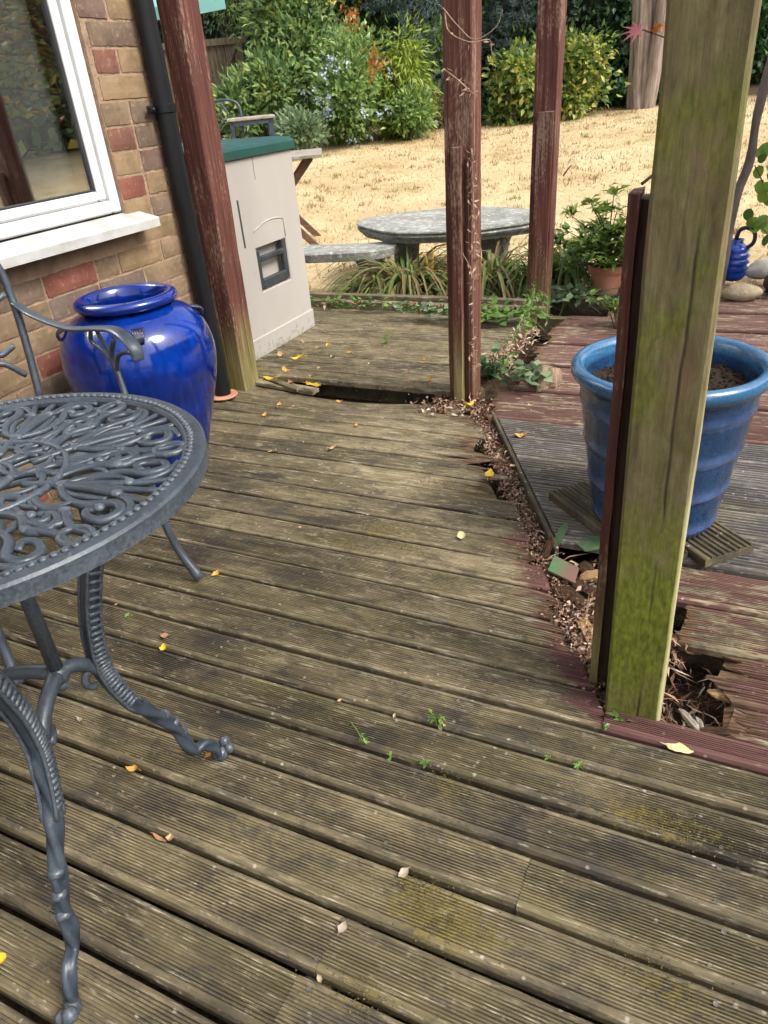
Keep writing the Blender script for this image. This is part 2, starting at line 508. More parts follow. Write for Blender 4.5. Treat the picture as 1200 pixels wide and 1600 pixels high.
def m_pot():
    t = NT('banded_blue_glaze'); P = t.coord()
    sep = t.n('ShaderNodeSeparateXYZ'); t.set(sep.inputs[0], P); z = sep.outputs[2]
    n = t.noise(t.vmath('MULTIPLY', P, (1, 1, .6)), 14, 5, .65); f = t.noise(P, 120, 4, .7)
    drip = t.noise(t.vmath('MULTIPLY', P, (60, 60, 6)), 1.0, 3)
    zz = t.math('ADD', z, t.math('MULTIPLY', t.math('SUBTRACT', drip, .5), .022))
    w = t.math('FRACT', t.math('DIVIDE', t.math('SUBTRACT', zz, .012), .098))
    band = t.ramp(w, [(.0, 0), (.12, 0), (.18, .62), (.34, .36), (.52, 0)])
    base = t.ramp(t.math('ADD', t.math('MULTIPLY', n, .5), t.math('MULTIPLY', f, .5)), [(.32, (.005, .018, .055)), (.5, (.009, .038, .105)), (.68, (.020, .075, .165))])
    col = t.mix(t.math('MULTIPLY', band, t.ramp(n, [(.32, .25), (.6, 1)])), base, (.10, .155, .34))
    rim = t.ramp(z, [(.390, 0), (.400, 1)])
    col = t.mix(t.math('MULTIPLY', rim, .85), col, t.ramp(f, [(.3, (.020, .085, .18)), (.7, (.042, .155, .29))]))
    return t.bsdf(col, .2, t.bump(f, .1, .002), spec=.5, coat=.4)
MAT['pot'] = m_pot()
def m_ground():
    t = NT('dry_lawn'); P = t.pos()
    n = t.noise(P, .9, 5, .6); f = t.noise(P, 26, 5, .75); g = t.noise(P, .35, 4)
    col = t.ramp(t.math('ADD', t.math('MULTIPLY', n, .55), t.math('MULTIPLY', f, .45)), [(.30, (.31, .215, .11)), (.45, (.50, .38, .21)), (.58, (.60, .48, .295)), (.74, (.68, .57, .39))])
    col = t.mix(t.ramp(t.noise(P, 1.7, 5, .7), [(.54, 0), (.68, .6)]), col, (.24, .21, .075))
    col = t.mix(t.ramp(g, [(.50, 0), (.70, .45)]), col, (.38, .21, .09))
    col = t.mix(t.ramp(t.noise(P, 5, 5, .75), [(.55, 0), (.68, .5)]), col, (.22, .15, .075))
    # bare soil round the deck and in the shrub border
    ln = t.n('ShaderNodeVectorMath', operation='LENGTH'); t.set(ln.inputs[0], t.vmath('MULTIPLY', P, (1, 1, 0)))
    d = t.math('ADD', ln.outputs['Value'], t.math('MULTIPLY', t.math('SUBTRACT', t.noise(P, 2.5, 5), .5), 1.3))
    near = t.ramp(t.math('DIVIDE', d, 20), [(4.95 / 20, 1), (5.35 / 20, 0), (12.0 / 20, 0), (12.8 / 20, 1)])
    col = t.mix(near, col, t.ramp(f, [(.35, (.030, .021, .014)), (.65, (.11, .075, .05))]))
    return t.bsdf(col, .95, t.bump(f, .8, .02), spec=.1)
MAT['ground'] = m_ground()

# ------------------------------------------------------------------ the setting: ground
xs = np.concatenate([np.linspace(-120, -16, 14), np.linspace(-14, 12, 66), np.linspace(14, 120, 14)])
ys = np.concatenate([np.linspace(-120, -8, 12), np.linspace(-6, 18, 62), np.linspace(20, 140, 14)])
GX, GY = np.meshgrid(xs, ys, indexing='ij')
V = np.array([(x, y, ground_z(x, y)) for x, y in zip(GX.ravel(), GY.ravel())])
ny = len(ys)
F = [(i * ny + j, (i + 1) * ny + j, (i + 1) * ny + j + 1, i * ny + j + 1) for i in range(len(xs) - 1) for j in range(ny - 1)]
ground = np_mesh('ground', V, np.array(F), MAT['ground'], smooth=True)
tag(ground, kind='structure')

# ------------------------------------------------------------------ decking
def joint_x(y):                      # the old mitre between the two decks
    if y < 2.50: return -0.115 - (y - 1.08) * 0.529
    return -0.868
def profile(w, ngroove, depth, edge=.0085, drop=.012):
    """closed cross-section (y,z): top side with grooves, then underside"""
    pts = [(-w / 2, -.024), (-w / 2, -drop), (-w / 2 + edge * .35, -drop * .32), (-w / 2 + edge, 0)]
    a, b = -w / 2 + edge + .003, w / 2 - edge - .003
    if ngroove:
        p = (b - a) / ngroove
        for i in range(ngroove):
            y0 = a + i * p
            pts += [(y0 + p * .10, 0), (y0 + p * .26, -depth), (y0 + p * .62, -depth), (y0 + p * .78, 0)]
    else:
        pts += [(a + (b - a) * k / 8, 0.0004 * math.sin(k * 2.1)) for k in range(9)]
    pts += [(w / 2 - edge, 0), (w / 2 - edge * .35, -drop * .32), (w / 2, -drop), (w / 2, -.024)]
    return pts

def board(parent, y, x0, x1, w=.0888, ng=13, depth=.0034, mat='deck', z=0.0, paint=None, moss=None, pale=None,
          rag0=0.0, rag1=0.0, mitre0=False, mitre1=False, sag=None, tiltx=0.0, edge=.0078, drop=.010):
    prof = profile(w, ng, depth, edge, drop)
    m = len(prof)
    n = max(8, int((x1 - x0) / .045))
    rs = random.Random(int(y * 1000) * 7 + int(x0 * 100))
    ox = (x0 + x1) / 2
    V = []; at_p = []; at_m = []; at_l = []
    seed = rs.random() * 50; at_r = []
    rg0 = [0] * m; rg1 = [0] * m
    if rag0 or rag1:
        for i in range(m):
            u = prof[i][0]
            a = mnoise.noise(Vector((u * 40, seed, 0))) * 1.0 + mnoise.noise(Vector((u * 170, seed, 4))) * .28
            b = mnoise.noise(Vector((u * 40, seed, 9))) * 1.0 + mnoise.noise(Vector((u * 170, seed, 14))) * .28
            rg0[i] = rag0 * (a + .35); rg1[i] = rag1 * (b + .35)
    ph = rs.random() * 6
    for j in range(n + 1):
        t = j / n
        for i, (py, pz) in enumerate(prof):
            a = x0 if not mitre0 else joint_x(y + py) + .062
            b = x1 if not mitre1 else joint_x(y + py) - .012
            a += rg0[i]; b -= rg1[i]
            x = a + (b - a) * t
            if mat != 'deck_grey' and -.02 < pz < -.0005 and abs(py) < w / 2 - edge: pz = pz * max(.45, min(1.2, .92 + .6 * mnoise.noise(Vector((x * 5, (y + py) * 22, seed + 8)))))
            zz = z + pz + .0012 * math.sin(x * 3.1 + ph) + tiltx * x
            yy = py + .0014 * math.sin(x * 2.3 + ph * 2)
            if pz > -.02:
                zz += .0007 * mnoise.noise(Vector((x * 9, (y + py) * 60, seed)))
                wob = .0012 * mnoise.noise(Vector((x * 14, py * 8, seed + 3)))
                if abs(py) > w / 2 - .004: yy += wob
            if sag: zz += sag(x, y + py)
            if rag1 and t > .80 and pz > -.02: zz -= .010 * ((t - .80) / .2) * max(0, rg1[i] / max(rag1, 1e-6))
            er = 0.0
            if rag0: er = max(er, math.exp(-(x - a) / .030))
            if rag1: er = max(er, math.exp(-(b - x) / .045))
            if er > .05 and pz > -.02: zz -= er * .006 * (.6 + mnoise.noise(Vector((x * 60, (y + py) * 60, seed))))
            V.append((x - ox, yy, zz)); at_r.append(er)
            at_p.append(paint(x, y + py) if paint else 0); at_m.append(moss(x, y + py) if moss else 0); at_l.append(pale(x, y + py) if pale else 0)
    F = []
    for j in range(n):
        for i in range(m):
            i2 = (i + 1) % m
            F.append((j * m + i, j * m + i2, (j + 1) * m + i2, (j + 1) * m + i))
    me = bpy.data.meshes.new('board')
    me.from_pydata(V, [], F + [tuple(range(m)), tuple(n * m + i for i in range(m - 1, -1, -1))])
    for nm, a in (('paint', at_p), ('moss', at_m), ('pale', at_l), ('rot', at_r)):
        q = me.attributes.new(nm, 'FLOAT', 'POINT'); q.data.foreach_set('value', a)
    me.update(); me.materials.append(MAT[mat])
    import bmesh
    bm = bmesh.new(); bm.from_mesh(me); bmesh.ops.recalc_face_normals(bm, faces=bm.faces); bm.to_mesh(me); bm.free()
    o = bpy.data.objects.new('board', me); o.location = (ox, y, 0)
    return link(o, parent)

Y0, PT = 1.6251, 0.09946
def gap_y(k): return Y0 - PT * k
deck = bpy.data.objects.new('deck', None); link(deck); tag(deck, kind='structure')
red_deck = bpy.data.objects.new('deck', None); link(red_deck); tag(red_deck, kind='structure')
far_deck = bpy.data.objects.new('deck', None); link(far_deck); tag(far_deck, kind='structure')

def blobs(lst):
    def f(x, y):
        s = 0
        for (bx, by, rx, ry, a) in lst:
            d = ((x - bx) / rx) ** 2 + ((y - by) / ry) ** 2
            s = max(s, a * math.exp(-d))
        return s
    return f
mpts = []
for px, py, rx, ry, a in [(690, 1435, .11, .055, .95), (655, 1385, .06, .03, .7), (1010, 1280, .12, .05, .72), (1085, 1300, .10, .03, .6), (560, 1560, .08, .04, .6), (830, 720, .16, .04, .95), (730, 700, .22, .03, .6), (800, 775, .16, .05, .9), (690, 755, .14, .03, .6), (700, 1225, .08, .04, .6), (600, 830, .18, .06, .62), (545, 850, .10, .04, .55), (640, 860, .1, .03, .5), (1040, 1540, .10, .05, .6), (930, 845, .10, .02, .75)]:
    q = gz(px, py); mpts.append((q.x, q.y, rx, ry, a))
moss_main = blobs(mpts)
def paint_left(x, y):
    d = joint_x(y) - x
    lo = sstep(2.0, 1.45, y)
    return max(0, (0.95 - d / .17)) * (.18 + .72 * lo) if d > -0.2 else 0
def pale_left(x, y):
    d = joint_x(y) - x
    v = .08 * math.exp(-((d - .28) / .30) ** 2) if y > .98 else 0
    return v
def sag_near(x, y):                   # the last boards before the step have slumped into the hole
    if y < 2.18: return 0
    return -.042 * sstep(2.18, 2.5, y) * math.exp(-((x + 1.42) / .42) ** 2)

k = 6
rows = []
for k in range(-8, 21):
    yc = (gap_y(k) + gap_y(k - 1)) / 2
    if k <= 6:
        xe = joint_x(yc)
        rot = 0.0
        if k in (-5, -4): rot = .24
        if k in (-3, -2): rot = .19
        if k in (-9, -8, -7): rot = .10
        if k in (1, 3, 4): rot = .045
        gd = .0032 if k > 5 else .0026 if k > 2 else .0018 if k > -1 else .0011
        board(deck, yc, -1.97, xe, w=.0902, edge=.0050, drop=.0050, depth=gd, paint=paint_left, moss=moss_main, pale=pale_left, rag1=rot, mitre1=True, sag=sag_near)
    else:
        cuts = {10: [-.172], 12: [-.41], 13: [-.43], 11: [], 8: [.9], 15: [.4]}.get(k, [])
        xa = -1.97
        for c in cuts + [1.75]:

            board(deck, yc, xa, c - .0004, paint=None, moss=moss_main, pale=pale_left)
            xa = c + .0004
# red deck: 150 mm boards
def paint_red(a):
    def f(x, y): return a - .25 * sstep(.3, .9, x) + .15 * mnoise.noise(Vector((x * 4, y * 9, 2)))
    return f
ry = 1.028; i = 0
while ry < 4.35:
    yc = ry + .075
    grey = 1.62 < yc < 2.36
    kw = dict(w=.141, z=.016 if grey else .006, edge=.009)
    if i == 0:
        pk = lambda x, y: .80 - .55 * sstep(.06, .30, x) * sstep(1.05, 1.10, y) - .2 * sstep(.2, .5, x)
        board(red_deck, 1.0605, -.118, 1.75, w=.058, ng=7, z=.004, edge=.009, paint=pk, pale=lambda x, y: .06)
        board(red_deck, 1.1335, .085, 1.75, w=.084, ng=10, z=.004, edge=.006, rag0=.075, paint=pk, pale=lambda x, y: .16)
    elif i == 1: board(red_deck, yc, .070, 1.75, ng=18, rag0=.10, paint=paint_red(.62), pale=lambda x, y: .08, **kw)
    elif i == 2: board(red_deck, yc, -.02, 1.75, ng=18, rag0=.035, paint=paint_red(.52), pale=lambda x, y: .08, **kw)
    elif i == 3: board(red_deck, yc, -.14, 1.75, ng=18, rag0=.02, paint=paint_red(.58), pale=lambda x, y: .15, **kw)
    elif grey: board(red_deck, yc, 0, 1.75, ng=8, depth=.0060, mat='deck_grey', mitre0=True, pale=lambda x, y: .02, **kw)
    else:
        kw['z'] = .004 + (.012 if i % 2 else .002)
        x0 = joint_x(yc) + .055
        if yc > 2.5: x0 = -.80 + .02 * math.sin(i * 3)
        if yc > 3.75: x0 = -.60
        board(red_deck, yc, x0, 1.75, ng=16 if yc < 2.6 else 5, depth=.003 if yc < 2.6 else .0018, rag0=.05 if i in (11, 14, 17) else .015, paint=paint_red(.60), pale=lambda x, y: .20, moss=moss_main, **kw)
    ry += .1495; i += 1
# far section beyond the step, standing a little higher
fy = 2.580; i = 0
while fy < 3.66:
    board(far_deck, fy + .05, -3.3, -.885 - (.03 if i % 3 == 1 else 0), ng=9, depth=.0018, z=.018, pale=lambda x, y: .07 + .05 * sstep(-1.3, -.9, x), rag1=.05 if i % 2 else .02, moss=moss_main, w=.0905, edge=.0052, drop=.0050)
    fy += .0985; i += 1
# fascia along the mitre and a border timber at the far end
def plank(parent, a, b, w, t, mat='deck', z=0.0, name='board', paint=0.0, pale=0.0):
    a = Vector(a); b = Vector(b); L = (b - a).length
    mb = MB().box((0, 0, 0), (L, w, t), bevel=.003)
    o = mb.build(name, MAT[mat], parent)
    for nm, vv in (('paint', paint), ('moss', 0.0), ('pale', pale)):
        q = o.data.attributes.new(nm, 'FLOAT', 'POINT'); q.data.foreach_set('value', [vv] * len(o.data.vertices))
    c = (a + b) / 2; o.location = c
    d = (b - a).normalized()
    o.rotation_euler = (0, -math.asin(d.z), math.atan2(d.y, d.x))
    return o
plank(red_deck, (joint_x(2.42) + .050, 2.42, -.024), (joint_x(1.60) + .050, 1.60, -.028), .014, .080, name='edge_board', pale=-.12)
plank(far_deck, (-3.2, 3.70, .028), (-.90, 3.70, .028), .05, .05, name='border_timber', pale=.10)
plank(far_deck, (-3.2, 3.765, .045), (-.92, 3.755, .045), .045, .06, name='border_timber', pale=.05)
plank(far_deck, (-3.2, 2.70, -.06), (-.90, 2.70, -.06), .04, .09, name='joist', pale=-.06)
for (a, b) in [((-.93, 2.42, -.075), (-.16, 1.10, -.075)), ((-1.00, 2.44, -.075), (-.28, 1.02, -.075))]:
    plank(deck, a, b, .045, .09, name='joist', pale=.10)
plank(red_deck, (.28, 1.0, -.075), (.28, 4.2, -.075), .045, .09, name='joist', pale=-.05)
plank(deck, (-2.9, 3.75, -.06), (.9, 3.75, -.06), .05, .1, name='joist')
plank(deck, (-.41, .0, -.075), (-.41, 1.0, -.075), .045, .09, name='joist')
plank(deck, (-1.3, .0, -.075), (-1.3, 2.3, -.075), .045, .09, name='joist')
# a split board lying across the end of the hole by the left post
plank(deck, (-1.98, 2.56, -.004), (-1.60, 2.535, -.022), .055, .018, name='board', pale=.12)
plank(deck, (-1.93, 2.60, .004), (-1.66, 2.50, -.004), .032, .014, name='board', pale=.05)
# screw heads
scr = MB()
for k in range(-9, 16):
    yc = (gap_y(k) + gap_y(k - 1)) / 2
    for jx in (-1.72, -1.3, -.86, -.41, .1, .55, 1.0):
        if k <= 6 and jx > joint_x(yc) - .03: continue
        for s in (-.026, .026):
            scr.lathe([(.0038, -.002), (.0038, .0006), (.0015, .0004), (.0000001, .0001)], 8, (jx + random.uniform(-.012, .012), yc + s + random.uniform(-.004, .004), 0.0002 + (sag_near(jx, yc + s))))
for dx in (-.172, -.41, -.43):
    pass
tag(scr.build('screw_heads', m_simple('rusty_screw', (.07, .06, .05), (.17, .15, .13), 60, .6, .1, metal=.3), deck), kind='stuff')

# ------------------------------------------------------------------ posts
def post(name, c, s, h, mat, label, lean=(0, 0), algae=0.0, bevel=.004, z0=-.12):
    r = root(name, (c[0], c[1], 0), 0, label, 'post', 'pergola posts')
    mb = MB(); n = 26
    hx, hy = s[0] / 2, s[1] / 2
    b = bevel
    ring = [(-hx + b, -hy), (-hx / 3, -hy), (hx / 3, -hy), (hx - b, -hy), (hx, -hy + b), (hx, -hy / 3), (hx, hy / 3), (hx, hy - b), (hx - b, hy), (0, hy), (-hx + b, hy), (-hx, hy - b), (-hx, 0), (-hx, -hy + b)]
    V = []
    for j in range(n + 1):
        z = z0 + (h - z0) * j / n
        for (x, y) in ring:
            w = .0018 * mnoise.noise(Vector((x * 20 + c[0] * 9, y * 20, z * 7)))
            V.append((x + lean[0] * z + w, y + lean[1] * z + w, z))
    m = len(ring)
    F = [(j * m + i, j * m + (i + 1) % m, (j + 1) * m + (i + 1) % m, (j + 1) * m + i) for j in range(n) for i in range(m)]
    F += [tuple(range(m - 1, -1, -1)), tuple(n * m + i for i in range(m))]
    mb.add(V, F)
    o = mb.build('timber', MAT[mat], r)
    q = o.data.attributes.new('algae', 'FLOAT', 'POINT'); q.data.foreach_set('value', [algae] * len(o.data.vertices))
    return r
def batten(parent, c, s, z0, z1, mat, algae=0.0, lean=(0, 0), name='batten'):
    mb = MB(); n = 14
    hx, hy = s[0] / 2, s[1] / 2; V = []
    ring = [(-hx, -hy), (hx, -hy), (hx, hy), (-hx, hy)]
    for j in range(n + 1):
        z = z0 + (z1 - z0) * j / n
        for i, (x, y) in enumerate(ring):
            w = .002 * mnoise.noise(Vector((x * 30 + c[0] * 7, y * 30, z * 9)))
            top = 0
            if j == n: top = .006 * mnoise.noise(Vector((i * 2.3, c[0], 5)))
            V.append((c[0] + x + lean[0] * z + w, c[1] + y + lean[1] * z + w, z + top))
    F = [(j * 4 + i, j * 4 + (i + 1) % 4, (j + 1) * 4 + (i + 1) % 4, (j + 1) * 4 + i) for j in range(n) for i in range(4)]
    F += [(3, 2, 1, 0), tuple(n * 4 + i for i in range(4))]
    mb.add(V, F)
    o = mb.build(name, MAT[mat], parent)
    q = o.data.attributes.new('algae', 'FLOAT', 'POINT'); q.data.foreach_set('value', [algae] * len(o.data.vertices))
    return o
MAT['dark_brown'] = m_simple('dark_brown_stained_wood', (.030, .017, .010), (.075, .042, .027), 6, .7, .5, .003, .3, stretch=(30, 30, 2))
def set_sunlit(o, x0):  # marks the right face, whose sun brightness is put into its colour
    q = o.data.attributes.new('sunlit', 'FLOAT', 'POINT'); q.data.foreach_set('value', [1.0 if v.co.x > x0 else 0.0 for v in o.data.vertices])
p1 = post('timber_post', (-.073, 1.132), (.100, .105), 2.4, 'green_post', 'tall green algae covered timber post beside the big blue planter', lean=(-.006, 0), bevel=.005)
set_sunlit(p1.children[0], .0465)
batten(p1, (-.0855, .045), (.016, .05), -.1, .925, 'red_post', algae=.8, name='batten')
batten(p1, (-.0645, .060), (.027, .05), -.1, .915, 'dark_brown', name='batten')
p2 = post('timber_post', (-.943, 2.60), (.098, .098), 2.4, 'red_post', 'red brown timber post with short batten nailed on, standing in front of the stone table', lean=(.018, 0), algae=.1)
batten(p2, (.000, -.066), (.034, .032), -.10, .895, 'red_post', algae=.9, lean=(.018, 0))
batten(p2, (.034, -.054), (.007, .010), -.05, .86, 'dark_brown', lean=(.018, 0), name='wood_strip')
p3 = post('timber_post', (-.970, 3.84), (.108, .10), 2.4, 'red_post', 'farther red brown timber post beside the terracotta pot, with batten along its left edge', lean=(.022, 0), algae=.25)
batten(p3, (.010, -.060), (.074, .018), -.05, .93, 'red_post', algae=.35, lean=(.022, 0))
p4 = post('timber_post', (-1.955, 2.505), (.098, .115), 2.4, 'red_post', 'red brown timber post with green foot between the drainpipe and the beige storage box', lean=(.018, 0), algae=1.0)
# ------------------------------------------------------------------ the house: bricks, window, sill
WX = -1.98; YC = 2.425                # wall face and the house corner
house = root('brick_house', (WX, YC, 0), 0, 'weathered yellow and red brick house wall with white window', 'house')
WY0, WY1, WZ0, WZ1 = .62, 2.072, .787, 1.93
def hb(mb, x0, x1, y0, y1, z0, z1):   # box in house coordinates
    return mb.box(((x0 + x1) / 2 - WX, (y0 + y1) / 2 - YC, (z0 + z1) / 2), (x1 - x0, y1 - y0, z1 - z0))
mb = MB()
mx = WX - .0045
hb(mb, mx - .22, mx, -1.2, YC - .004, -.3, WZ0 - .045)
hb(mb, mx - .22, mx, -1.2, WY0, WZ0 - .045, 2.6)
hb(mb, mx - .22, mx, WY1, YC - .004, WZ0 - .045, 2.6)
hb(mb, mx - .22, mx, WY0, WY1, WZ1, 2.6)
hb(mb, mx - 4.2, mx - .22, YC - .22, YC - .004, -.3, 2.6)
mb.build('mortar_wall', MAT['mortar'], house)
def brick_mesh(L, D, Hh, seed):
    rs = random.Random(seed)
    ny, nz = 12, 5
    V = []; F = []
    for j in range(nz):
        for i in range(ny):
            u = -1 + 2 * i / (ny - 1); w = -1 + 2 * j / (nz - 1)
            ex = abs(u) > .99 or abs(w) > .99
            V.append(((-.0022 if ex else 0) + rs.uniform(-.0006, .0005), u * L / 2 + rs.uniform(-.0018, .0016), w * Hh / 2 + rs.uniform(-.0018, .0014)))
    for j in range(nz - 1):
        for i in range(ny - 1):
            F.append((j * ny + i, j * ny + i + 1, (j + 1) * ny + i + 1, (j + 1) * ny + i))
    ringi = [i for i in range(ny)] + [j * ny + ny - 1 for j in range(1, nz)] + [(nz - 1) * ny + i for i in range(ny - 2, -1, -1)] + [j * ny for j in range(nz - 2, 0, -1)]
    b = len(V)
    for i in ringi: V.append((-D, V[i][1], V[i][2]))
    n = len(ringi)
    for q in range(n): F.append((ringi[(q + 1) % n], ringi[q], b + q, b + (q + 1) % n))
    me = bpy.data.meshes.new('brick'); me.from_pydata(V, [], F); me.update(); me.materials.append(MAT['brick'])
    return me
VAR = {}
far = MB(); count = 0
course = 0.0752
# per-course layout: stretchers with now and then a header
for r_ in range(-2, 34):
    zc = r_ * course + .030
    y = YC
    pat = random.Random(r_ * 13 + 5)
    first = .103 if r_ % 2 else .215
    yy = YC; q = 0
    while yy > -1.1:
        L = first if q == 0 else (.103 if pat.random() < .22 else .215)
        y1, y0 = yy, yy - L
        yy = y0 - .0105 + pat.uniform(-.002, .002); q += 1
        # cut at the window opening
        if zc + .032 > WZ0 - .05 and zc - .032 < WZ1:
            if y0 < WY1 and y1 > WY0:
                if y1 > WY1: y0 = WY1
                elif y0 < WY0: y1 = WY0
                else: continue
                if y1 - y0 < .025: continue
        L = y1 - y0
        Lq = round(L / .02) * .02 if L < .2 else .215
        vis = (y1 > .55 and zc < 2.0 and not (zc < .8 and y0 < .5))
        if vis and count < 290:
            kk = (round(Lq, 3), pat.randrange(4))
            if kk not in VAR: VAR[kk] = brick_mesh(kk[0] if Lq > .2 or L < .2 else L, .03, .0645, hash(kk) % 1000)
            o = bpy.data.objects.new('brick', VAR[kk])
            o.location = (pat.uniform(-.0012, .0016), (y0 + y1) / 2 - YC, zc)
            o.rotation_euler = (pat.uniform(-.012, .012), pat.uniform(-.01, .01), pat.uniform(-.008, .008))
            link(o, house); count += 1
        else:
            far.box((-.014, (y0 + y1) / 2 - YC, zc), (.03, L, .0645), bevel=.003)
# return wall round the corner
for r_ in range(-2, 34):
    zc = r_ * course + .030
    for q in range(18):
        xx = -.11 - q * .2255 - (.11 if r_ % 2 else 0)
        far.box((xx, -.012, zc), (.215, .03, .0645), bevel=.003)
tag(far.build('brick_courses', MAT['brick'], house), kind='stuff')
# window
win = MB(); xf = -1.995                # frame face, slightly recessed
fw = .068
def hbb(mb, x0, x1, y0, y1, z0, z1, bev=.006):
    return mb.box(((x0 + x1) / 2 - WX, (y0 + y1) / 2 - YC, (z0 + z1) / 2), (x1 - x0, y1 - y0, z1 - z0), bevel=bev)
w_o = MB()
hbb(w_o, xf - .06, xf, WY1 - fw * .62, WY1 - .001, WZ0 + .001, WZ1)
hbb(w_o, xf - .06, xf - .0006, WY0, WY1 - fw * .62 - .0005, WZ0 + .0015, WZ0 + fw * .62)
hbb(w_o, xf - .06, xf - .0006, WY0, WY0 + fw * .62, WZ0 + fw * .62 + .0005, WZ1)
window = w_o.build('window', MAT['upvc'], house)
fr = MB()
hbb(fr, xf - .055, xf - .012, WY1 - fw * 1.15, WY1 - fw * .62 - .001, WZ0 + fw * .62 + .001, WZ1, .008)
hbb(fr, xf - .055, xf - .0125, WY0 + fw * .62, WY1 - fw * 1.15 - .0005, WZ0 + fw * .62 + .0015, WZ0 + fw * 1.12, .008)
sash = fr.build('sash', MAT['upvc'], window)
gk = MB()
hbb(gk, xf - .045, xf - .022, WY1 - fw * 1.32, WY1 - fw * 1.15 - .0005, WZ0 + fw * 1.12, WZ1, .002)
hbb(gk, xf - .045, xf - .0225, WY0 + .05, WY1 - fw * 1.32 - .0005, WZ0 + fw * 1.12 + .0003, WZ0 + fw * 1.22, .002)
gk.build('gasket', MAT['seal'], window)
def m_glass():
    t = NT('window_glass')
    lw = t.n('ShaderNodeLayerWeight'); lw.inputs['Blend'].default_value = .5
    g = t.n('ShaderNodeBsdfGlossy'); g.inputs['Roughness'].default_value = 0.0
    g.inputs['Color'].default_value = (.95, .97, .97, 1)
    tr = t.n('ShaderNodeBsdfTransparent'); tr.inputs[0].default_value = (.93, .94, .93, 1)
    f = t.math('ADD', t.math('MULTIPLY', t.math('POWER', lw.outputs['Facing'], 4.0), .6), .46, clamp=True)
    mx = t.n('ShaderNodeMixShader'); t.set(mx.inputs[0], f)
    t.t.links.new(tr.outputs[0], mx.inputs[1]); t.t.links.new(g.outputs[0], mx.inputs[2])
    t.t.links.new(mx.outputs[0], t.out.inputs[0])
    return t.m
hbb(MB(), 0, 1, 0, 1, 0, 1)
gl = MB(); hbb(gl, xf - .036, xf - .030, WY0 + .05, WY1 - fw * 1.2, WZ0 + fw * 1.14, WZ1, 0)
gl.build('pane', m_glass(), window)
sl = MB()
sy0, sy1 = WY0 - .06, 2.135
xs_ = [WX - .02, WX + .078]
V = []
for yv in (sy0, sy1):
    yv -= YC
    V += [(WX - .02 - WX, yv, WZ0 - .004), (.080, yv, WZ0 - .028), (.082, yv, WZ0 - .031), (.082, yv, WZ0 - .058), (.074, yv, WZ0 - .058), (.074, yv, WZ0 - .045), (-.02, yv, WZ0 - .043)]
m = 7
F = [(i, (i + 1) % m, m + (i + 1) % m, m + i) for i in range(m)] + [tuple(range(m - 1, -1, -1)), tuple(range(m, 2 * m))]
sl.add(V, F)
sill = sl.build('sill', m_simple('dirty_white_upvc', (.30, .29, .265), (.50, .50, .485), 9, .5, .1), house)
# the room behind the glass
rm = MB()
hb(rm, -4.9, -4.85, -.9, 2.2, -.1, 2.5); hb(rm, -4.85, WX - .24, -.9, 2.2, -.14, -.1); hb(rm, -4.85, WX - .24, -.9, 2.2, 2.45, 2.5)
hb(rm, -4.85, WX - .24, -.95, -.9, -.1, 2.45); hb(rm, -4.85, WX - .24, 2.16, 2.2, -.1, 2.45)
rm.build('room_interior', m_simple('room_paint', (.16, .155, .145), (.21, .20, .19), 2, .9, .1), house)
cur = MB()
def curtain(y0, y1, x):
    n = int((y1 - y0) / .012) + 2
    pts = [(x - WX + .010 * math.sin(i * 1.05) - .004 * math.sin(i * .37), y0 + (y1 - y0) * i / (n - 1) - YC) for i in range(n)]
    V = []; F = []
    for z in (.25, 2.2):
        V += [(a, b, z) for a, b in pts] + [(a - .004, b, z) for a, b in pts]
    for i in range(n - 1):
        F.append((i, i + 1, 2 * n + i + 1, 2 * n + i)); F.append((n + i + 1, n + i, 3 * n + i, 3 * n + i + 1))
    F += [(0, 2 * n, 3 * n, n), (n - 1, 2 * n - 1, 4 * n - 1, 3 * n - 1)]
    return MB().add(V, F)
mcur = m_simple('grey_curtain', (.36, .36, .35), (.46, .46, .45), 3, .9, .1)
curtain(1.79, 1.99, -2.09).build('curtain', mcur, house, smooth=True)
curtain(1.10, 1.60, -2.10).build('curtain', mcur, house, smooth=True)

# ------------------------------------------------------------------ drainpipe
dp = root('drainpipe', (-1.942, 2.338, 0), 0, 'black plastic drainpipe running down the brick corner', 'drainpipe')
MB().tube([(0, 0, .004), (0, 0, .5), (0, 0, 1.6), (0, 0, 2.45)], .034, 28).build('pipe', MAT['pipe'], dp, smooth=True, angle=40)
mb = MB()
mb.lathe([(.036, -.014), (.0385, -.012), (.0385, .012), (.036, .014)], 28, (0, 0, 1.085))
mb.box((-.018, -.048, 1.085), (.006, .05, .024), bevel=.002)
mb.box((-.012, -.062, 1.085), (.02, .016, .018), bevel=.003)
mb.ball((.002, -.063, 1.085), .008)
mb.build('bracket', MAT['pipe'], dp, smooth=True, angle=40)
MB().lathe([(.036, 0.006), (.060, 0.006), (.062, .010), (.058, .014), (.037, .015)], 28).build('collar', MAT['terracotta'], dp, smooth=True, angle=40)

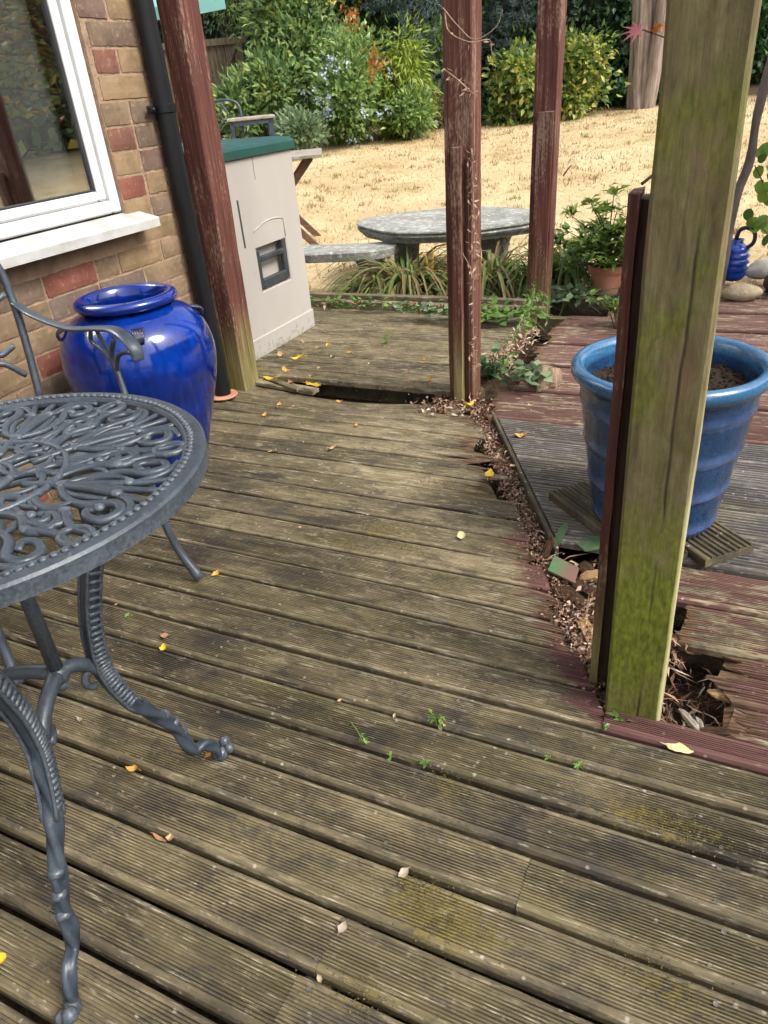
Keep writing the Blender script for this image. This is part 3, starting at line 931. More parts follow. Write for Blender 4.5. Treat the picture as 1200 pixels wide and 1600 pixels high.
# ------------------------------------------------------------------ tall cobalt jar
JX, JY = -1.685, 1.672
jar = root('glazed_jar', (JX, JY, .003), 0, 'tall glossy cobalt blue jar standing against the brick wall', 'jar')
prof = [(.02, .0), (.115, .0), (.128, .010), (.146, .08), (.180, .19), (.217, .31), (.233, .39), (.231, .45), (.215, .505), (.180, .545), (.140, .567), (.122, .574), (.118, .579), (.124, .583)]
rim = [(.133 + .0205 * math.cos(a), .594 + .0165 * math.sin(a)) for a in np.linspace(-2.1, 2.5, 14)]
inner = [(.110, .575), (.112, .55), (.15, .50), (.20, .42), (.19, .3), (.14, .06), (.01, .05)]
def smooth_prof(pr, n=5):
    s = spline([(r, 0, z) for r, z in pr], n)
    return [(max(.0005, q.x), q.z) for q in s]
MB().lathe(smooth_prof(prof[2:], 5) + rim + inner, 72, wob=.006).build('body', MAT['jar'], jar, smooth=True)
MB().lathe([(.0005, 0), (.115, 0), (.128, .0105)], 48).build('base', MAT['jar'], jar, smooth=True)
MAT['lug'] = m_simple('dark_lug_glaze', (.010, .011, .020), (.045, .05, .09), 60, .25, .3, .002, .5)
for a in (R(8), R(98), R(188), R(278)):
    mb = MB(); a += R(-50)
    for s in (-.010, -.005, 0, .005, .010):
        pts = []
        for q in range(9):
            th = math.pi * q / 8
            rr = .197 + .020 * math.sin(th); zz = .543 - .034 * q / 8 + .004 * math.sin(th)
            rr = .180 + .034 * (q / 8) + .018 * math.sin(th)
            tw = s * (1.5 - .9 * q / 8)
            pts.append((rr * math.cos(a) - tw * math.sin(a), rr * math.sin(a) + tw * math.cos(a), zz))
        mb.tube(pts, .0042, 6)
    mb.build('lug', MAT['lug'], jar, smooth=True)

# ------------------------------------------------------------------ big blue planter on its off-cuts
PX, PY = -.130, 1.787
OFFZ = .042
pot = root('glazed_planter', (PX, PY, OFFZ), 0, 'big blue glazed planter with horizontal bands, filled with soil', 'planter')
prof = [(.150, .0), (.160, .006)]
z = .012
for i_ in range(160):
    pass
body = [(.0005, 0), (.152, 0), (.162, .008)]
for i_ in range(1, 40):
    z = .008 + i_ * (.355 - .008) / 39
    r0 = .164 + (.226 - .164) * ((z - .008) / .347) ** .9
    ph_ = ((z - .012) / .098) % 1
    body.append((r0 + .0045 * math.exp(-((ph_ - .10) / .09) ** 2) - .002 * math.exp(-((ph_ - .95) / .05) ** 2), z))
rimp = [(.229, .360), (.238, .366), (.246, .374), (.2505, .384), (.250, .394), (.243, .402), (.232, .404), (.222, .400), (.215, .390), (.211, .372), (.206, .335), (.200, .30)]
MB().lathe([(r_ * .918, z_ * 1.064) for r_, z_ in body + rimp], 84, wob=.006).build('body', MAT['pot'], pot, smooth=True)
# soil with crumbs
V = []; F = []
n, mr = 48, 16
for j in range(mr + 1):
    r = .2075 * j / mr
    for k in range(n):
        th = 2 * math.pi * k / n
        x, y = r * math.cos(th), r * math.sin(th)
        V.append((x, y, .343 + .010 * mnoise.noise(Vector((x * 9, y * 9, 1))) + .006 * mnoise.noise(Vector((x * 45, y * 45, 1)))))
for j in range(mr):
    for k in range(n):
        F.append((j * n + k, (j + 1) * n + k, (j + 1) * n + (k + 1) % n, j * n + (k + 1) % n))
sb = MB().add(V, F)
for _ in range(420):
    r = .203 * math.sqrt(random.random()); th = random.random() * 6.28
    s = random.uniform(.0015, .006)
    sb.ball((r * math.cos(th), r * math.sin(th), .346 + random.uniform(-.003, .006)), s, 5, 3, (1, 1, .7))
sb.v = [(x * .915, y * .915, z * 1.064) for x, y, z in sb.v]
sb.build('soil', MAT['soil'], pot)

def offcut(c, L, w, rz, label, z=0.0085, mat='deck_grey'):
    prof = profile(w, 8, .0045, .004, .004)
    prof = [(y, zz + .024) for y, zz in prof]
    m = len(prof); n = 3
    V = [((-.5 + j / n) * L + .002 * math.sin(i * 2.2 + j), y, zz) for j in range(n + 1) for i, (y, zz) in enumerate(prof)]
    F = [(j * m + i, (j + 1) * m + i, (j + 1) * m + (i + 1) % m, j * m + (i + 1) % m) for j in range(n) for i in range(m)]
    F += [tuple(range(m)), tuple(n * m + i for i in range(m - 1, -1, -1))]
    mb = MB().add(V, F)
    o = mb.build('decking_offcut', MAT[mat])
    for nm, vv in (('paint', 0), ('moss', 0), ('pale', -.09)):
        q = o.data.attributes.new(nm, 'FLOAT', 'POINT'); q.data.foreach_set('value', [vv] * len(o.data.vertices))
    import bmesh
    bm = bmesh.new(); bm.from_mesh(o.data); bmesh.ops.recalc_face_normals(bm, faces=bm.faces); bm.to_mesh(o.data); bm.free()
    o.location = (c[0], c[1], z); o.rotation_euler = (0, 0, rz)
    tag(o, label, 'offcut', 'grooved off-cuts under the planter')
    return o
offcut((-.288, 1.800), .24, .128, R(-42.6), 'grooved decking off-cut sticking out left of the blue planter', z=.0175, mat='deck')
offcut((-.019, 1.747), .24, .150, R(136.3), 'grooved decking off-cut sticking out right of the blue planter', z=.0175, mat='deck')
offcut((-.125, 1.690), .22, .060, R(136.4), 'narrow decking off-cut under the planter beside the green post', z=.0175, mat='deck')

# ------------------------------------------------------------------ ornate cast metal table
TX, TY, TZ, TR = -.817, .486, .714, .285
LOX, LOY = 0.0, .010
table = root('bistro_table', (TX, TY, 0), 0, 'round slate grey cast metal patio table with scrollwork top', 'table')
rimo = MB().lathe([(TR - .004, -.024), (TR, -.022), (TR, -.003), (TR - .003, 0), (TR - .010, .0012), (TR - .026, 0), (TR - .029, -.004), (TR - .029, -.010), (TR - .006, -.012)], 128, (0, 0, TZ), close=True)
top = rimo.build('tabletop', MAT['iron'], table, smooth=True, angle=35)
bd = MB()
for i in range(150):
    a = 2 * math.pi * i / 150
    c, s = math.cos(a), math.sin(a)
    bd.ball(((TR - .0185) * c, (TR - .0185) * s, TZ + .0012), .0052, 6, 4, (1, 1, .55))
bd.build('bead_rim', MAT['iron'], top, smooth=True)
def arc(cx, cy, r, a0, a1, n=14, r1=None):
    r1 = r if r1 is None else r1
    return [(cx + (r + (r1 - r) * i / n) * math.cos(R(a0 + (a1 - a0) * i / n)), cy + (r + (r1 - r) * i / n) * math.sin(R(a0 + (a1 - a0) * i / n))) for i in range(n + 1)]
def sp2(pts, n=6):
    return [(q.x, q.y) for q in spline([(a, b, 0) for a, b in pts], n)]
RI = .302; TS = (TR - .027) / .302
sector = []
# (u, v) with u along the sector's axis; 7 sectors of 51.4 deg
for s in (-1, 1):
    sector.append((sp2([(.135, 0), (.19, s * .006), (.245, s * .016), (RI, s * .034)]), .0046))
    # big leaf loop swinging out and curling back
    sector.append((sp2([(.150, s * .004), (.175, s * .030), (.215, s * .046), (.258, s * .043), (.276, s * .060), (.262, s * .080), (.238, s * .076), (.230, s * .062), (.243, s * .055)]), .0050))
    # C scroll towards the hub
    sector.append((sp2([(.118, s * .012), (.135, s * .040), (.165, s * .062), (.198, s * .066), (.212, s * .086), (.196, s * .104), (.170, s * .098), (.160, s * .082)]), .0048))
    sector.append((sp2([(.100, s * .020), (.085, s * .040), (.098, s * .062), (.125, s * .066), (.146, s * .084)]), .0042))
    sector.append((sp2([(.198, s * .066), (.228, s * .098), (.262, s * .112), (.272, s * .128)]), .0046))
    sector.append((sp2([(.245, s * .016), (.268, s * .030), (.286, s * .052), (.284, s * .085)]), .0040))
sector.append((sp2([(.085, 0), (.15, 0), (.22, 0), (RI, 0)]), .0050))
sector.append((arc(.078, 0, .034, 0, 360, 22), .0042))
def scroll_mod(s_, th):
    w_ = min(th, 2 * math.pi - th)
    return 1.06 - .30 * math.exp(-(w_ / .30) ** 2)
for s in (-1, 1):     # finer inner ribs and tendrils between the main scrolls
    sector.append((sp2([(.160, s * .010), (.186, s * .024), (.214, s * .030), (.236, s * .028)]), .0034))
    sector.append((sp2([(.176, s * .072), (.186, s * .082), (.182, s * .094), (.172, s * .088)]), .0034))
    sector.append((sp2([(.112, s * .030), (.150, s * .058), (.180, s * .052), (.196, s * .040)]), .0036))
NS = 7
for si in range(NS):
    a = 2 * math.pi * si / NS + .21
    ca, sa = math.cos(a), math.sin(a)
    mb = MB()
    for q, (pts, r) in enumerate(sector):
        P = [(TS * (u * ca - v * sa), TS * (u * sa + v * ca), TZ - .0065 + .0012 * math.sin(q * 2.1 + i_ * .3)) for i_, (u, v) in enumerate(pts)]
        n_ = len(P)
        rad = [r * .98 * (.85 + .35 * math.sin(math.pi * min(1, k / (n_ - 1) * 1.15))) for k in range(n_)]
        mb.tube(P, rad, 14, up=(0, 0, 1), flat=.9, mod=scroll_mod)
        if q < 6 and pts[-1][0] < .28:
            u, v = pts[-1]
            mb.ball((TS * (u * ca - v * sa), TS * (u * sa + v * ca), TZ - .0045), .0068, 8, 5, (1, 1, .7))
    # small ring against the rim between two fans, leaf bosses
    b = a + math.pi / NS
    cx, cy = TS * (RI - .022) * math.cos(b), TS * (RI - .022) * math.sin(b)
    ring = [(cx + .020 * math.cos(t) * math.cos(b) - .016 * math.sin(t) * math.sin(b), cy + .020 * math.cos(t) * math.sin(b) + .016 * math.sin(t) * math.cos(b), TZ - .006) for t in np.linspace(0, 2 * math.pi, 19)[:-1]]
    mb.tube(ring, .0044, 8, up=(0, 0, 1), closed=True)
    for (u, v, rr) in ((.245, .016, .009), (.245, -.016, .009), (.150, 0, .011), (.198, .066, .009), (.198, -.066, .009)):
        mb.ball((TS * (u * ca - v * sa), TS * (u * sa + v * ca), TZ - .005), rr * .85, 8, 5, (1, 1, .55))
    mb.build('scroll_panel', MAT['iron'], top, smooth=True)
hub = MB()
for rr, tr in ((.028, .006), (.048, .0045), (.112, .0048)):
    hub.tube([(rr * math.cos(t), rr * math.sin(t), TZ - .006) for t in np.linspace(0, 2 * math.pi, 41)[:-1]], tr, 8, up=(0, 0, 1), closed=True)
hub.lathe([(.0005, -.010), (.020, -.010), (.022, -.006), (.014, -.001), (.0005, .001)], 20, (0, 0, TZ))
hub.build('centre_rosette', MAT['iron'], top, smooth=True)
# legs: radial profile (r, z)
LEG = [(.258, .680), (.235, .660), (.190, .600), (.140, .520), (.110, .440), (.100, .375), (.104, .330), (.124, .268), (.150, .221), (.176, .178), (.194, .138), (.202, .100), (.214, .070), (.240, .064), (.258, .040), (.262, .018), (.270, .012)]
def leg_mod(s, th):
    g = 1.0
    if s > .36:
        g += (.42 * abs(math.sin(1.5 * th + s * 42)) - .20) * sstep(.36, .42, s) + .07 * math.sin(s * 80)
    else:
        g += .06 * math.sin(s * 330) * (1 if math.cos(th) < -.2 else 0)
    return g
for li, (ang, fr_, ir_) in enumerate(((77, .218, .062), (-63, .268, .108), (192, .335, .145))):
    a = R(ang); ca, sa = math.cos(a), math.sin(a)
    pts2 = spline([(.0 + ir_ + (r - .10) * (fr_ - ir_) / .17, 0, z if z < .5 else .5 + (z - .5) * 1.07) for r, z in LEG], 10)
    P = [(q.x * ca + LOX, q.x * sa + LOY, q.z) for q in pts2]
    rad = lerp_list([.86 * v_ for v_ in [.012, .0135, .0145, .0148, .0146, .0142, .0142, .0140, .0132, .0126, .0122, .0125, .0112, .0112, .0108, .0106, .0115]], len(P))
    mb = MB()
    tang = (-sa, ca, 0)
    mb.tube(P, rad, 22, up=tang, flat=.95, mod=leg_mod)
    # leaf bumps along the lower limb, curled toe
    for t_ in (.56, .60, .65):
        q = Vector(P[int(t_ * (len(P) - 1))])
        mb.ball((q.x + .003 * ca, q.y + .003 * sa, q.z + .0075), .0105, 10, 7, (1.1, 1.1, .75))
    fx, fz = fr_, .014
    b0_ = len(mb.v)
    mb.ball((fx * ca, fx * sa, fz), .0135, 10, 7)
    mb.ball(((fx + .016) * ca - .006 * sa, (fx + .016) * sa + .006 * ca, fz + .014), .0115, 10, 7)
    mb.ball(((fx + .014) * ca + .008 * sa, (fx + .014) * sa - .008 * ca, fz + .006), .010, 10, 7)
    mb.v[b0_:] = [(x + LOX, y + LOY, z) for x, y, z in mb.v[b0_:]]
    leg = mb.build('leg', MAT['iron'], table, smooth=True)
    # reeded inner face of the upper limb
    rb = MB()
    for k in range(34):
        u = .14 + .30 * k / 33
        j = u * (len(P) - 1); q = Vector(P[int(j)]).lerp(Vector(P[min(len(P) - 1, int(j) + 1)]), j % 1)
        t_ = (Vector(P[int(j) + 1]) - Vector(P[int(j)])).normalized()
        inn = Vector(tang).cross(t_).normalized()
        for sgn in (-1, 1):
            c = q + Vector(tang) * sgn * .0112
            rb.tube([c + inn * .0090, c, c - inn * .0090], .0036, 6)
    for sgn in (-1, 1):
        for e_ in (-1, 1):
            rail = []
            for k in range(22):
                j = (.12 + .34 * k / 21) * (len(P) - 1); q = Vector(P[int(j)]).lerp(Vector(P[min(len(P) - 1, int(j) + 1)]), j % 1)
                t_ = (Vector(P[int(j) + 1]) - Vector(P[int(j)])).normalized(); inn = Vector(tang).cross(t_).normalized()
                rail.append(q + Vector(tang) * sgn * .0102 + inn * e_ * .0104)
            rb.tube(rail, .0031, 6)
    rb.build('reeding', MAT['iron'], leg, smooth=True)
st = MB()
for ang, ks_ in ((77, 1.0), (-63, 1.68), (192, 2.25)):
    a = R(ang); ca, sa = math.cos(a), math.sin(a)
    P = spline([(.000, 0, .388), (.02 * ks_, 0, .386), (.042 * ks_, 0, .372), (.066 * ks_, 0, .340)], 6)
    st.tube([(q.x * ca, q.x * sa, q.z) for q in P], lerp_list([.013, .011, .0105, .0125], len(P)), 10)
    st.tube([((.050 * ks_ + .018 * math.cos(t)) * ca, (.050 * ks_ + .018 * math.cos(t)) * sa, .345 + .018 * math.sin(t)) for t in np.linspace(.2, 4.4, 12)], .0068, 8)
st.ball((0, 0, .386), .017, 12, 8); st.ball((0, 0, .366), .010, 10, 6)
st.tube([(0, 0, .385), (0, 0, .55), (0, 0, TZ - .012)], .0105, 14)
st.v = [(x + LOX, y + LOY, z) for x, y, z in st.v]
st.build('stretcher', MAT['iron'], table, smooth=True)

# ------------------------------------------------------------------ matching armchair
ch = root('armchair', (-1.500, 1.018, 0), math.atan2(-.29, .957), 'slate grey cast metal armchair tucked behind the round table', 'chair')
# local: +x is forward, +y its left
def tube_obj(name, parent, segs, n=10, flat=1.0, up=None):
    mb = MB()
    for pts, rad, *k in segs:
        P = spline(pts, 6)
        r_ = lerp_list(rad, len(P)) if hasattr(rad, '__len__') else rad
        mb.tube(P, r_, n, up=(k[0] if k else up), flat=(k[1] if len(k) > 1 else flat))
    return mb.build(name, MAT['iron'], parent, smooth=True)
SEATZ = .43
seatr = [(.21 * math.cos(t) * (1.04 if math.cos(t) > 0 else 1.18), .23 * math.sin(t), SEATZ) for t in np.linspace(0, 2 * math.pi, 49)[:-1]]
mb = MB().tube(seatr, .012, 8, closed=True)
for k in range(-4, 5):
    y = k * .048; xh = .21 * math.sqrt(max(0, 1 - (y / .23) ** 2))
    mb.tube(spline([(-xh, y, SEATZ), (-xh * .4, y + .016, SEATZ), (xh * .3, y - .016, SEATZ), (xh, y, SEATZ)], 6), .006, 6)
for k in range(-3, 4):
    x = k * .055; yh = .23 * math.sqrt(max(0, 1 - (x / .21) ** 2))
    mb.tube(spline([(x, -yh, SEATZ), (x + .014, 0, SEATZ), (x, yh, SEATZ)], 6), .006, 6)
mb.build('seat', MAT['iron'], ch, smooth=True)
for s in (-1, 1):
    tube_obj('leg', ch, [([(.175, s * .195, SEATZ - .01), (.19, s * .215, .34), (.188, s * .222, .20), (.215, s * .232, .09), (.262, s * .246, .012)], [.011, .0105, .0098, .0105, .0145])])
    tube_obj('leg', ch, [([(-.18, s * .17, SEATZ - .01), (-.20, s * .185, .28), (-.235, s * .20, .12), (-.28, s * .215, .012)], [.013, .0125, .0125, .0155])])
    arm = tube_obj('armrest', ch, [
        ([(-.325, s * .232, .675), (-.25, s * .240, .648), (-.08, s * .250, .632), (.06, s * .254, .648), (.15, s * .254, .655), (.215, s * .252, .632), (.232, s * .250, .598)], [.012, .013, .0145, .0155, .0165, .017, .013], (0, 0, 1), .40)], n=12)
    tube_obj('arm_support', arm, [
        ([(.175, s * .205, SEATZ), (.168, s * .225, .475), (.125, s * .245, .54), (.105, s * .25, .585), (.135, s * .252, .635)], [.0078, .0078, .0076, .007, .0062]),
        ([(.118, s * .247, .555), (.14, s * .25, .595), (.19, s * .252, .61), (.222, s * .25, .602)], .0054),
        ([(.110, s * .249, .570), (.06, s * .252, .598), (.02, s * .252, .612), (.03, s * .252, .640)], .0054),
        ([(.108, s * .25, .59), (.075, s * .252, .622), (.060, s * .252, .644)], .0048)])
bk = tube_obj('backrest', ch, [
    ([(-.185, .19, SEATZ), (-.225, .215, .56), (-.262, .232, .68), (-.285, .225, .78), (-.30, .15, .85), (-.305, 0, .885), (-.30, -.15, .85), (-.285, -.225, .78), (-.262, -.232, .68), (-.225, -.215, .56), (-.185, -.19, SEATZ)], .0105)])
bk.location.x = -.062
segs = []
for s in (-1, 1):
    segs += [([(-.20, s * .18, .50), (-.21, s * .13, .545), (-.22, s * .08, .52), (-.205, s * .06, .47), (-.19, s * .03, SEATZ)], .008),
             ([(-.255, s * .215, .70), (-.25, s * .15, .67), (-.24, s * .115, .61), (-.235, s * .14, .56), (-.23, s * .185, .575)], .008),
             ([(-.235, 0, .56), (-.25, s * .06, .62), (-.262, s * .08, .70), (-.27, s * .05, .77), (-.275, 0, .80)], .008),
             ([(-.275, 0, .80), (-.285, s * .08, .815), (-.288, s * .16, .77), (-.28, s * .19, .72)], .007)]
segs += [([(-.19, 0, SEATZ), (-.235, 0, .58), (-.27, 0, .72), (-.305, 0, .88)], .009)]
tube_obj('scrollwork', bk, segs, n=8)
mb = MB()
for (x, y, z) in ((-.245, .12, .64), (-.245, -.12, .64), (-.255, 0, .66), (-.255, 0, .69), (-.25, 0, .63)):
    mb.ball((x, y, z), .022, 10, 7, (.5, 1, 1))
mb.build('rosette', MAT['iron'], bk, smooth=True)

# ------------------------------------------------------------------ beige storage box with green lid
BX, BY0, BY1, BZ = -2.050, 2.735, 3.318, .0155
box_ = root('storage_box', (BX, (BY0 + BY1) / 2, BZ), 0, 'beige plastic storage box with dark green lid', 'storage box')
def m_beige():
    t = NT('beige_plastic'); P = t.coord()
    n_ = t.noise(t.vmath('MULTIPLY', P, (3, 3, 1.5)), 1.0, 4); f = t.noise(P, 40, 4, .7)
    col = t.ramp(n_, [(.3, (.36, .33, .30)), (.7, (.41, .38, .345))])
    sep = t.n('ShaderNodeSeparateXYZ'); t.set(sep.inputs[0], P)
    d = t.math('ADD', t.math('MULTIPLY', sep.outputs[2], -1.2), t.math('MULTIPLY', f, .9))
    col = t.mix(t.ramp(d, [(.42, 0), (.56, .6)]), col, (.14, .125, .09))
    col = t.mix(t.ramp(t.noise(P, 22, 5, .75), [(.64, 0), (.72, .45)]), col, (.20, .175, .14))
    return t.bsdf(col, .55, t.bump(f, .12, .001), spec=.35)
MAT['beige'] = m_beige()
MAT['lid'] = m_simple('green_plastic_lid', (.004, .042, .036), (.008, .070, .058), 5, .42, .1, .001, .4)
MAT['handle'] = m_simple('charcoal_plastic', (.022, .026, .030), (.050, .056, .062), 12, .5, .1, .001, .4)
hy = (BY1 - BY0) / 2; H = .858
# front face at x=0 with a rectangular recess; built from strips round the recess
ry0, ry1, rz0, rz1 = -.125, .135, .285, .480
mb = MB()
dep = .62
mb.box((-dep / 2 - .05, 0, H / 2), (dep - .1, 2 * hy, H), bevel=.004)                      # core behind the recess
o4 = [(-hy, .0), (hy, .0), (hy, H), (-hy, H)]; i4 = [(ry0, rz0), (ry1, rz0), (ry1, rz1), (ry0, rz1)]
V = [(-.003, y, z) for y, z in o4] + [(0, y + (.005 if y < 0 else -.005), z + (.005 if z < .1 else -.005)) for y, z in o4] + [(0, y + (-.004 if y < 0 else .004), z + (-.004 if z < .4 else .004)) for y, z in i4] + [(-.005, y, z) for y, z in i4] + [(-.046, y, z) for y, z in i4] + [(-.052, y, z) for y, z in o4]
F = []
for a_ in range(0, 16, 4):
    for i_ in range(4): F.append((a_ + i_, a_ + (i_ + 1) % 4, a_ + 4 + (i_ + 1) % 4, a_ + 4 + i_))
F += [(16, 17, 18, 19)] + [(20 + i_, 20 + (i_ + 1) % 4, (i_ + 1) % 4, i_) for i_ in range(4)]
mb.add(V, F)
mb.build('body', MAT['beige'], box_)
MB().box((-.022, 0, .047), (.056, 2 * hy + .008, .095), bevel=.004).build('plinth', MAT['beige'], box_)
# raised arch line over the handle
ar = MB()
ar.tube([(.0005, ry0 + (ry1 - ry0) * t, rz1 + .055 + .050 * math.sin(math.pi * (.12 + .62 * t)) ) for t in np.linspace(0, 1, 14)] + [(.0005, ry1, rz1 + .01)], .0035, 6)
ar.build('arch_rib', MAT['beige'], box_, smooth=True)
MB().box((-.003, -hy * .15, H - .05), (.007, .003, .09)).build('seam', MAT['handle'], box_)
MB().box((-.003, -hy + .085, .60), (.008, .012, .20)).build('side_slot', MAT['handle'], box_)
hd = MB()
hd.box((-.012, ry0 + .016, .385), (.022, .026, .175), bevel=.006)
hd.box((-.012, ry1 - .020, .392), (.026, .034, .190), bevel=.006)
hd.box((-.010, (ry0 + ry1) / 2, .318), (.024, ry1 - ry0 - .05, .040), bevel=.005)
hd.box((-.008, (ry0 + ry1) / 2, .428), (.020, ry1 - ry0 - .05, .026), bevel=.005)
hd.build('handle', MAT['handle'], box_)
ld = MB()
lo = [(-dep - .02, -hy - .015), (.014, -hy - .015), (.014, hy + .015), (-dep - .02, hy + .015)]
def lid_ring(inset, z):
    return [(-dep - .02 + inset, -hy - .015 + inset, z), (.014 - inset, -hy - .015 + inset, z), (.014 - inset, hy + .015 - inset, z), (-dep - .02 + inset, hy + .015 - inset, z)]
rings = [lid_ring(.012, H + .001), lid_ring(0, H + .001), lid_ring(0, H + .034), lid_ring(.006, H + .044), lid_ring(.018, H + .052), lid_ring(.06, H + .060), lid_ring(.11, H + .056), lid_ring(.2, H + .056)]
V = [p for r_ in rings for p in r_]
F = [(a * 4 + i, a * 4 + (i + 1) % 4, (a + 1) * 4 + (i + 1) % 4, (a + 1) * 4 + i) for a in range(len(rings) - 1) for i in range(4)] + [(3, 2, 1, 0), tuple((len(rings) - 1) * 4 + i for i in range(4))]
ld.add(V, F)
ld.build('lid', MAT['lid'], box_)

# ------------------------------------------------------------------ stone table and bench in the garden
def m_stone():
    t = NT('lichen_concrete'); P = t.pos()
    n = t.noise(P, 6, 6, .65); f = t.noise(P, 45, 5, .7)
    sep = t.n('ShaderNodeSeparateXYZ'); t.set(sep.inputs[0], t.n('ShaderNodeNewGeometry').outputs['Normal'])
    col = t.ramp(t.math('ADD', t.math('MULTIPLY', n, .5), t.math('MULTIPLY', f, .5)), [(.30, (.13, .135, .115)), (.5, (.27, .27, .245)), (.66, (.42, .42, .395))])
    col = t.mix(t.ramp(t.noise(P, 11, 5, .7), [(.56, 0), (.70, .45)]), col, (.085, .095, .06))
    col = t.mix(t.ramp(t.noise(P, 24, 5, .7), [(.54, 0), (.64, .8)]), col, (.55, .55, .52))
    return t.bsdf(col, .9, t.bump(f, .8, .006), spec=.15)
MAT['stone'] = m_stone()
tc = (gz(650, 358, .295) + gz(748, 327, .295)) / 2
gzt = ground_z(tc.x, tc.y)
stt = root('stone_table', (tc.x, tc.y, gzt), R(4), 'weathered grey stone table with oval top and two pedestals beyond the deck', 'stone table')
TT = .300 - gzt
oval = lambda a, e: ((.625 + e) * math.copysign(abs(math.cos(a)) ** .86, math.cos(a)) * (1 + .045 * math.cos(4 * a + .3)), (.45 + e) * math.sin(a) * (1 + .045 * math.cos(4 * a + .3)))
V = []; F = []
n = 60; prs = [(-.10, -.084), (-.030, -.080), (-.022, -.056), (.0, -.052), (.010, -.034), (-.006, -.022), (.012, -.012), (.010, -.004), (-.02, 0), (-.2, .002), (-.40, .0)]
for e, z in prs:
    for k in range(n):
        a = 2 * math.pi * k / n; x, y = oval(a, e); w = .004 * mnoise.noise(Vector((x * 8, y * 8, z * 20)))
        V.append((x + w, y + w, TT + z + w))
for j in range(len(prs) - 1):
    for k in range(n): F.append((j * n + k, j * n + (k + 1) % n, (j + 1) * n + (k + 1) % n, (j + 1) * n + k))
F += [tuple(range(n - 1, -1, -1)), tuple((len(prs) - 1) * n + k for k in range(n))]
MB().add(V, F).build('top', MAT['stone'], stt, smooth=True, angle=50)
def pedestal(parent, x, y, hgt, w=.20, d=.13):
    V = []; F = []
    prs = [(1.15, 0), (1.15, .05), (.90, .09), (.78, .18), (.74, .45), (.82, .70), (1.0, .85), (1.15, .95), (1.15, 1.0)]
    n = 16
    for sc, t in prs:
        for k in range(n):
            a = 2 * math.pi * k / n
            cx = math.copysign(abs(math.cos(a)) ** .5, math.cos(a)); cy = math.copysign(abs(math.sin(a)) ** .5, math.sin(a))
            V.append((x + cx * w / 2 * sc * (1 + .05 * math.cos(4 * a)), y + cy * d / 2 * sc, t * hgt))
    for j in range(len(prs) - 1):
        for k in range(n): F.append((j * n + k, j * n + (k + 1) % n, (j + 1) * n + (k + 1) % n, (j + 1) * n + k))
    F += [tuple(range(n - 1, -1, -1)), tuple((len(prs) - 1) * n + k for k in range(n))]
    return MB().add(V, F).build('pedestal', MAT['stone'], parent, smooth=True, angle=50)
pedestal(stt, -.30, -.05, TT - .08, .19, .26); pedestal(stt, .32, -.02, TT - .08, .20, .26)
bp = gz(560, 440, 0)
bc = Vector((-2.55, 4.33, 0)); gb = ground_z(bc.x, bc.y)
bn = root('stone_bench', (bc.x, bc.y, gb), R(6), 'low weathered stone bench behind the beige storage box', 'stone bench')
BH = .215 - gb
V = []; F = []
for (z, e) in ((BH - .06, -.01), (BH - .055, 0), (BH - .008, .004), (BH, -.008)):
    m_ = 24
    for k in range(m_):
        a = 2 * math.pi * k / m_
        cx = math.copysign(abs(math.cos(a)) ** .35, math.cos(a)); cy = math.copysign(abs(math.sin(a)) ** .35, math.sin(a))
        x = cx * (.50 + e); V.append((x, cy * (.15 + e) + .10 * (x / .5) ** 2 - .03, z + .003 * mnoise.noise(Vector((x * 9, cy, 1)))))
for j in range(3):
    for k in range(24): F.append((j * 24 + k, j * 24 + (k + 1) % 24, (j + 1) * 24 + (k + 1) % 24, (j + 1) * 24 + k))
F += [tuple(range(23, -1, -1)), tuple(72 + k for k in range(24))]
MB().add(V, F).build('seat', MAT['stone'], bn)
pedestal(bn, -.36, .02, BH - .055, .15, .22); pedestal(bn, .34, .02, BH - .055, .15, .22)
# ------------------------------------------------------------------ foliage tools
def unit(a):
    return a / np.maximum(1e-9, np.linalg.norm(a, axis=1, keepdims=True))
def leaves(name, P, D, N, L, W, rnd, mat, parent, fold=.18, droop=.15):
    """one small folded, pointed leaf (four triangles) at every point"""
    n = len(P)
    D = unit(D); S = unit(np.cross(D, N)); N = np.cross(S, D)
    L = np.broadcast_to(L, (n,))[:, None]; W = np.broadcast_to(W, (n,))[:, None]
    base = P; tip = P + D * L - N * L * droop
    mid = P + D * L * .5
    l = P + D * L * .45 + S * W * .5 + N * W * fold
    r = P + D * L * .45 - S * W * .5 + N * W * fold
    V = np.stack([base, l, mid, r, tip], 1).reshape(-1, 3)
    b = (np.arange(n) * 5)[:, None]
    F = np.concatenate([b + [0, 2, 1], b + [1, 2, 4], b + [0, 3, 2], b + [3, 4, 2]])
    return np_mesh(name, V, F, mat, parent, {'rnd': np.repeat(rnd, 5)})
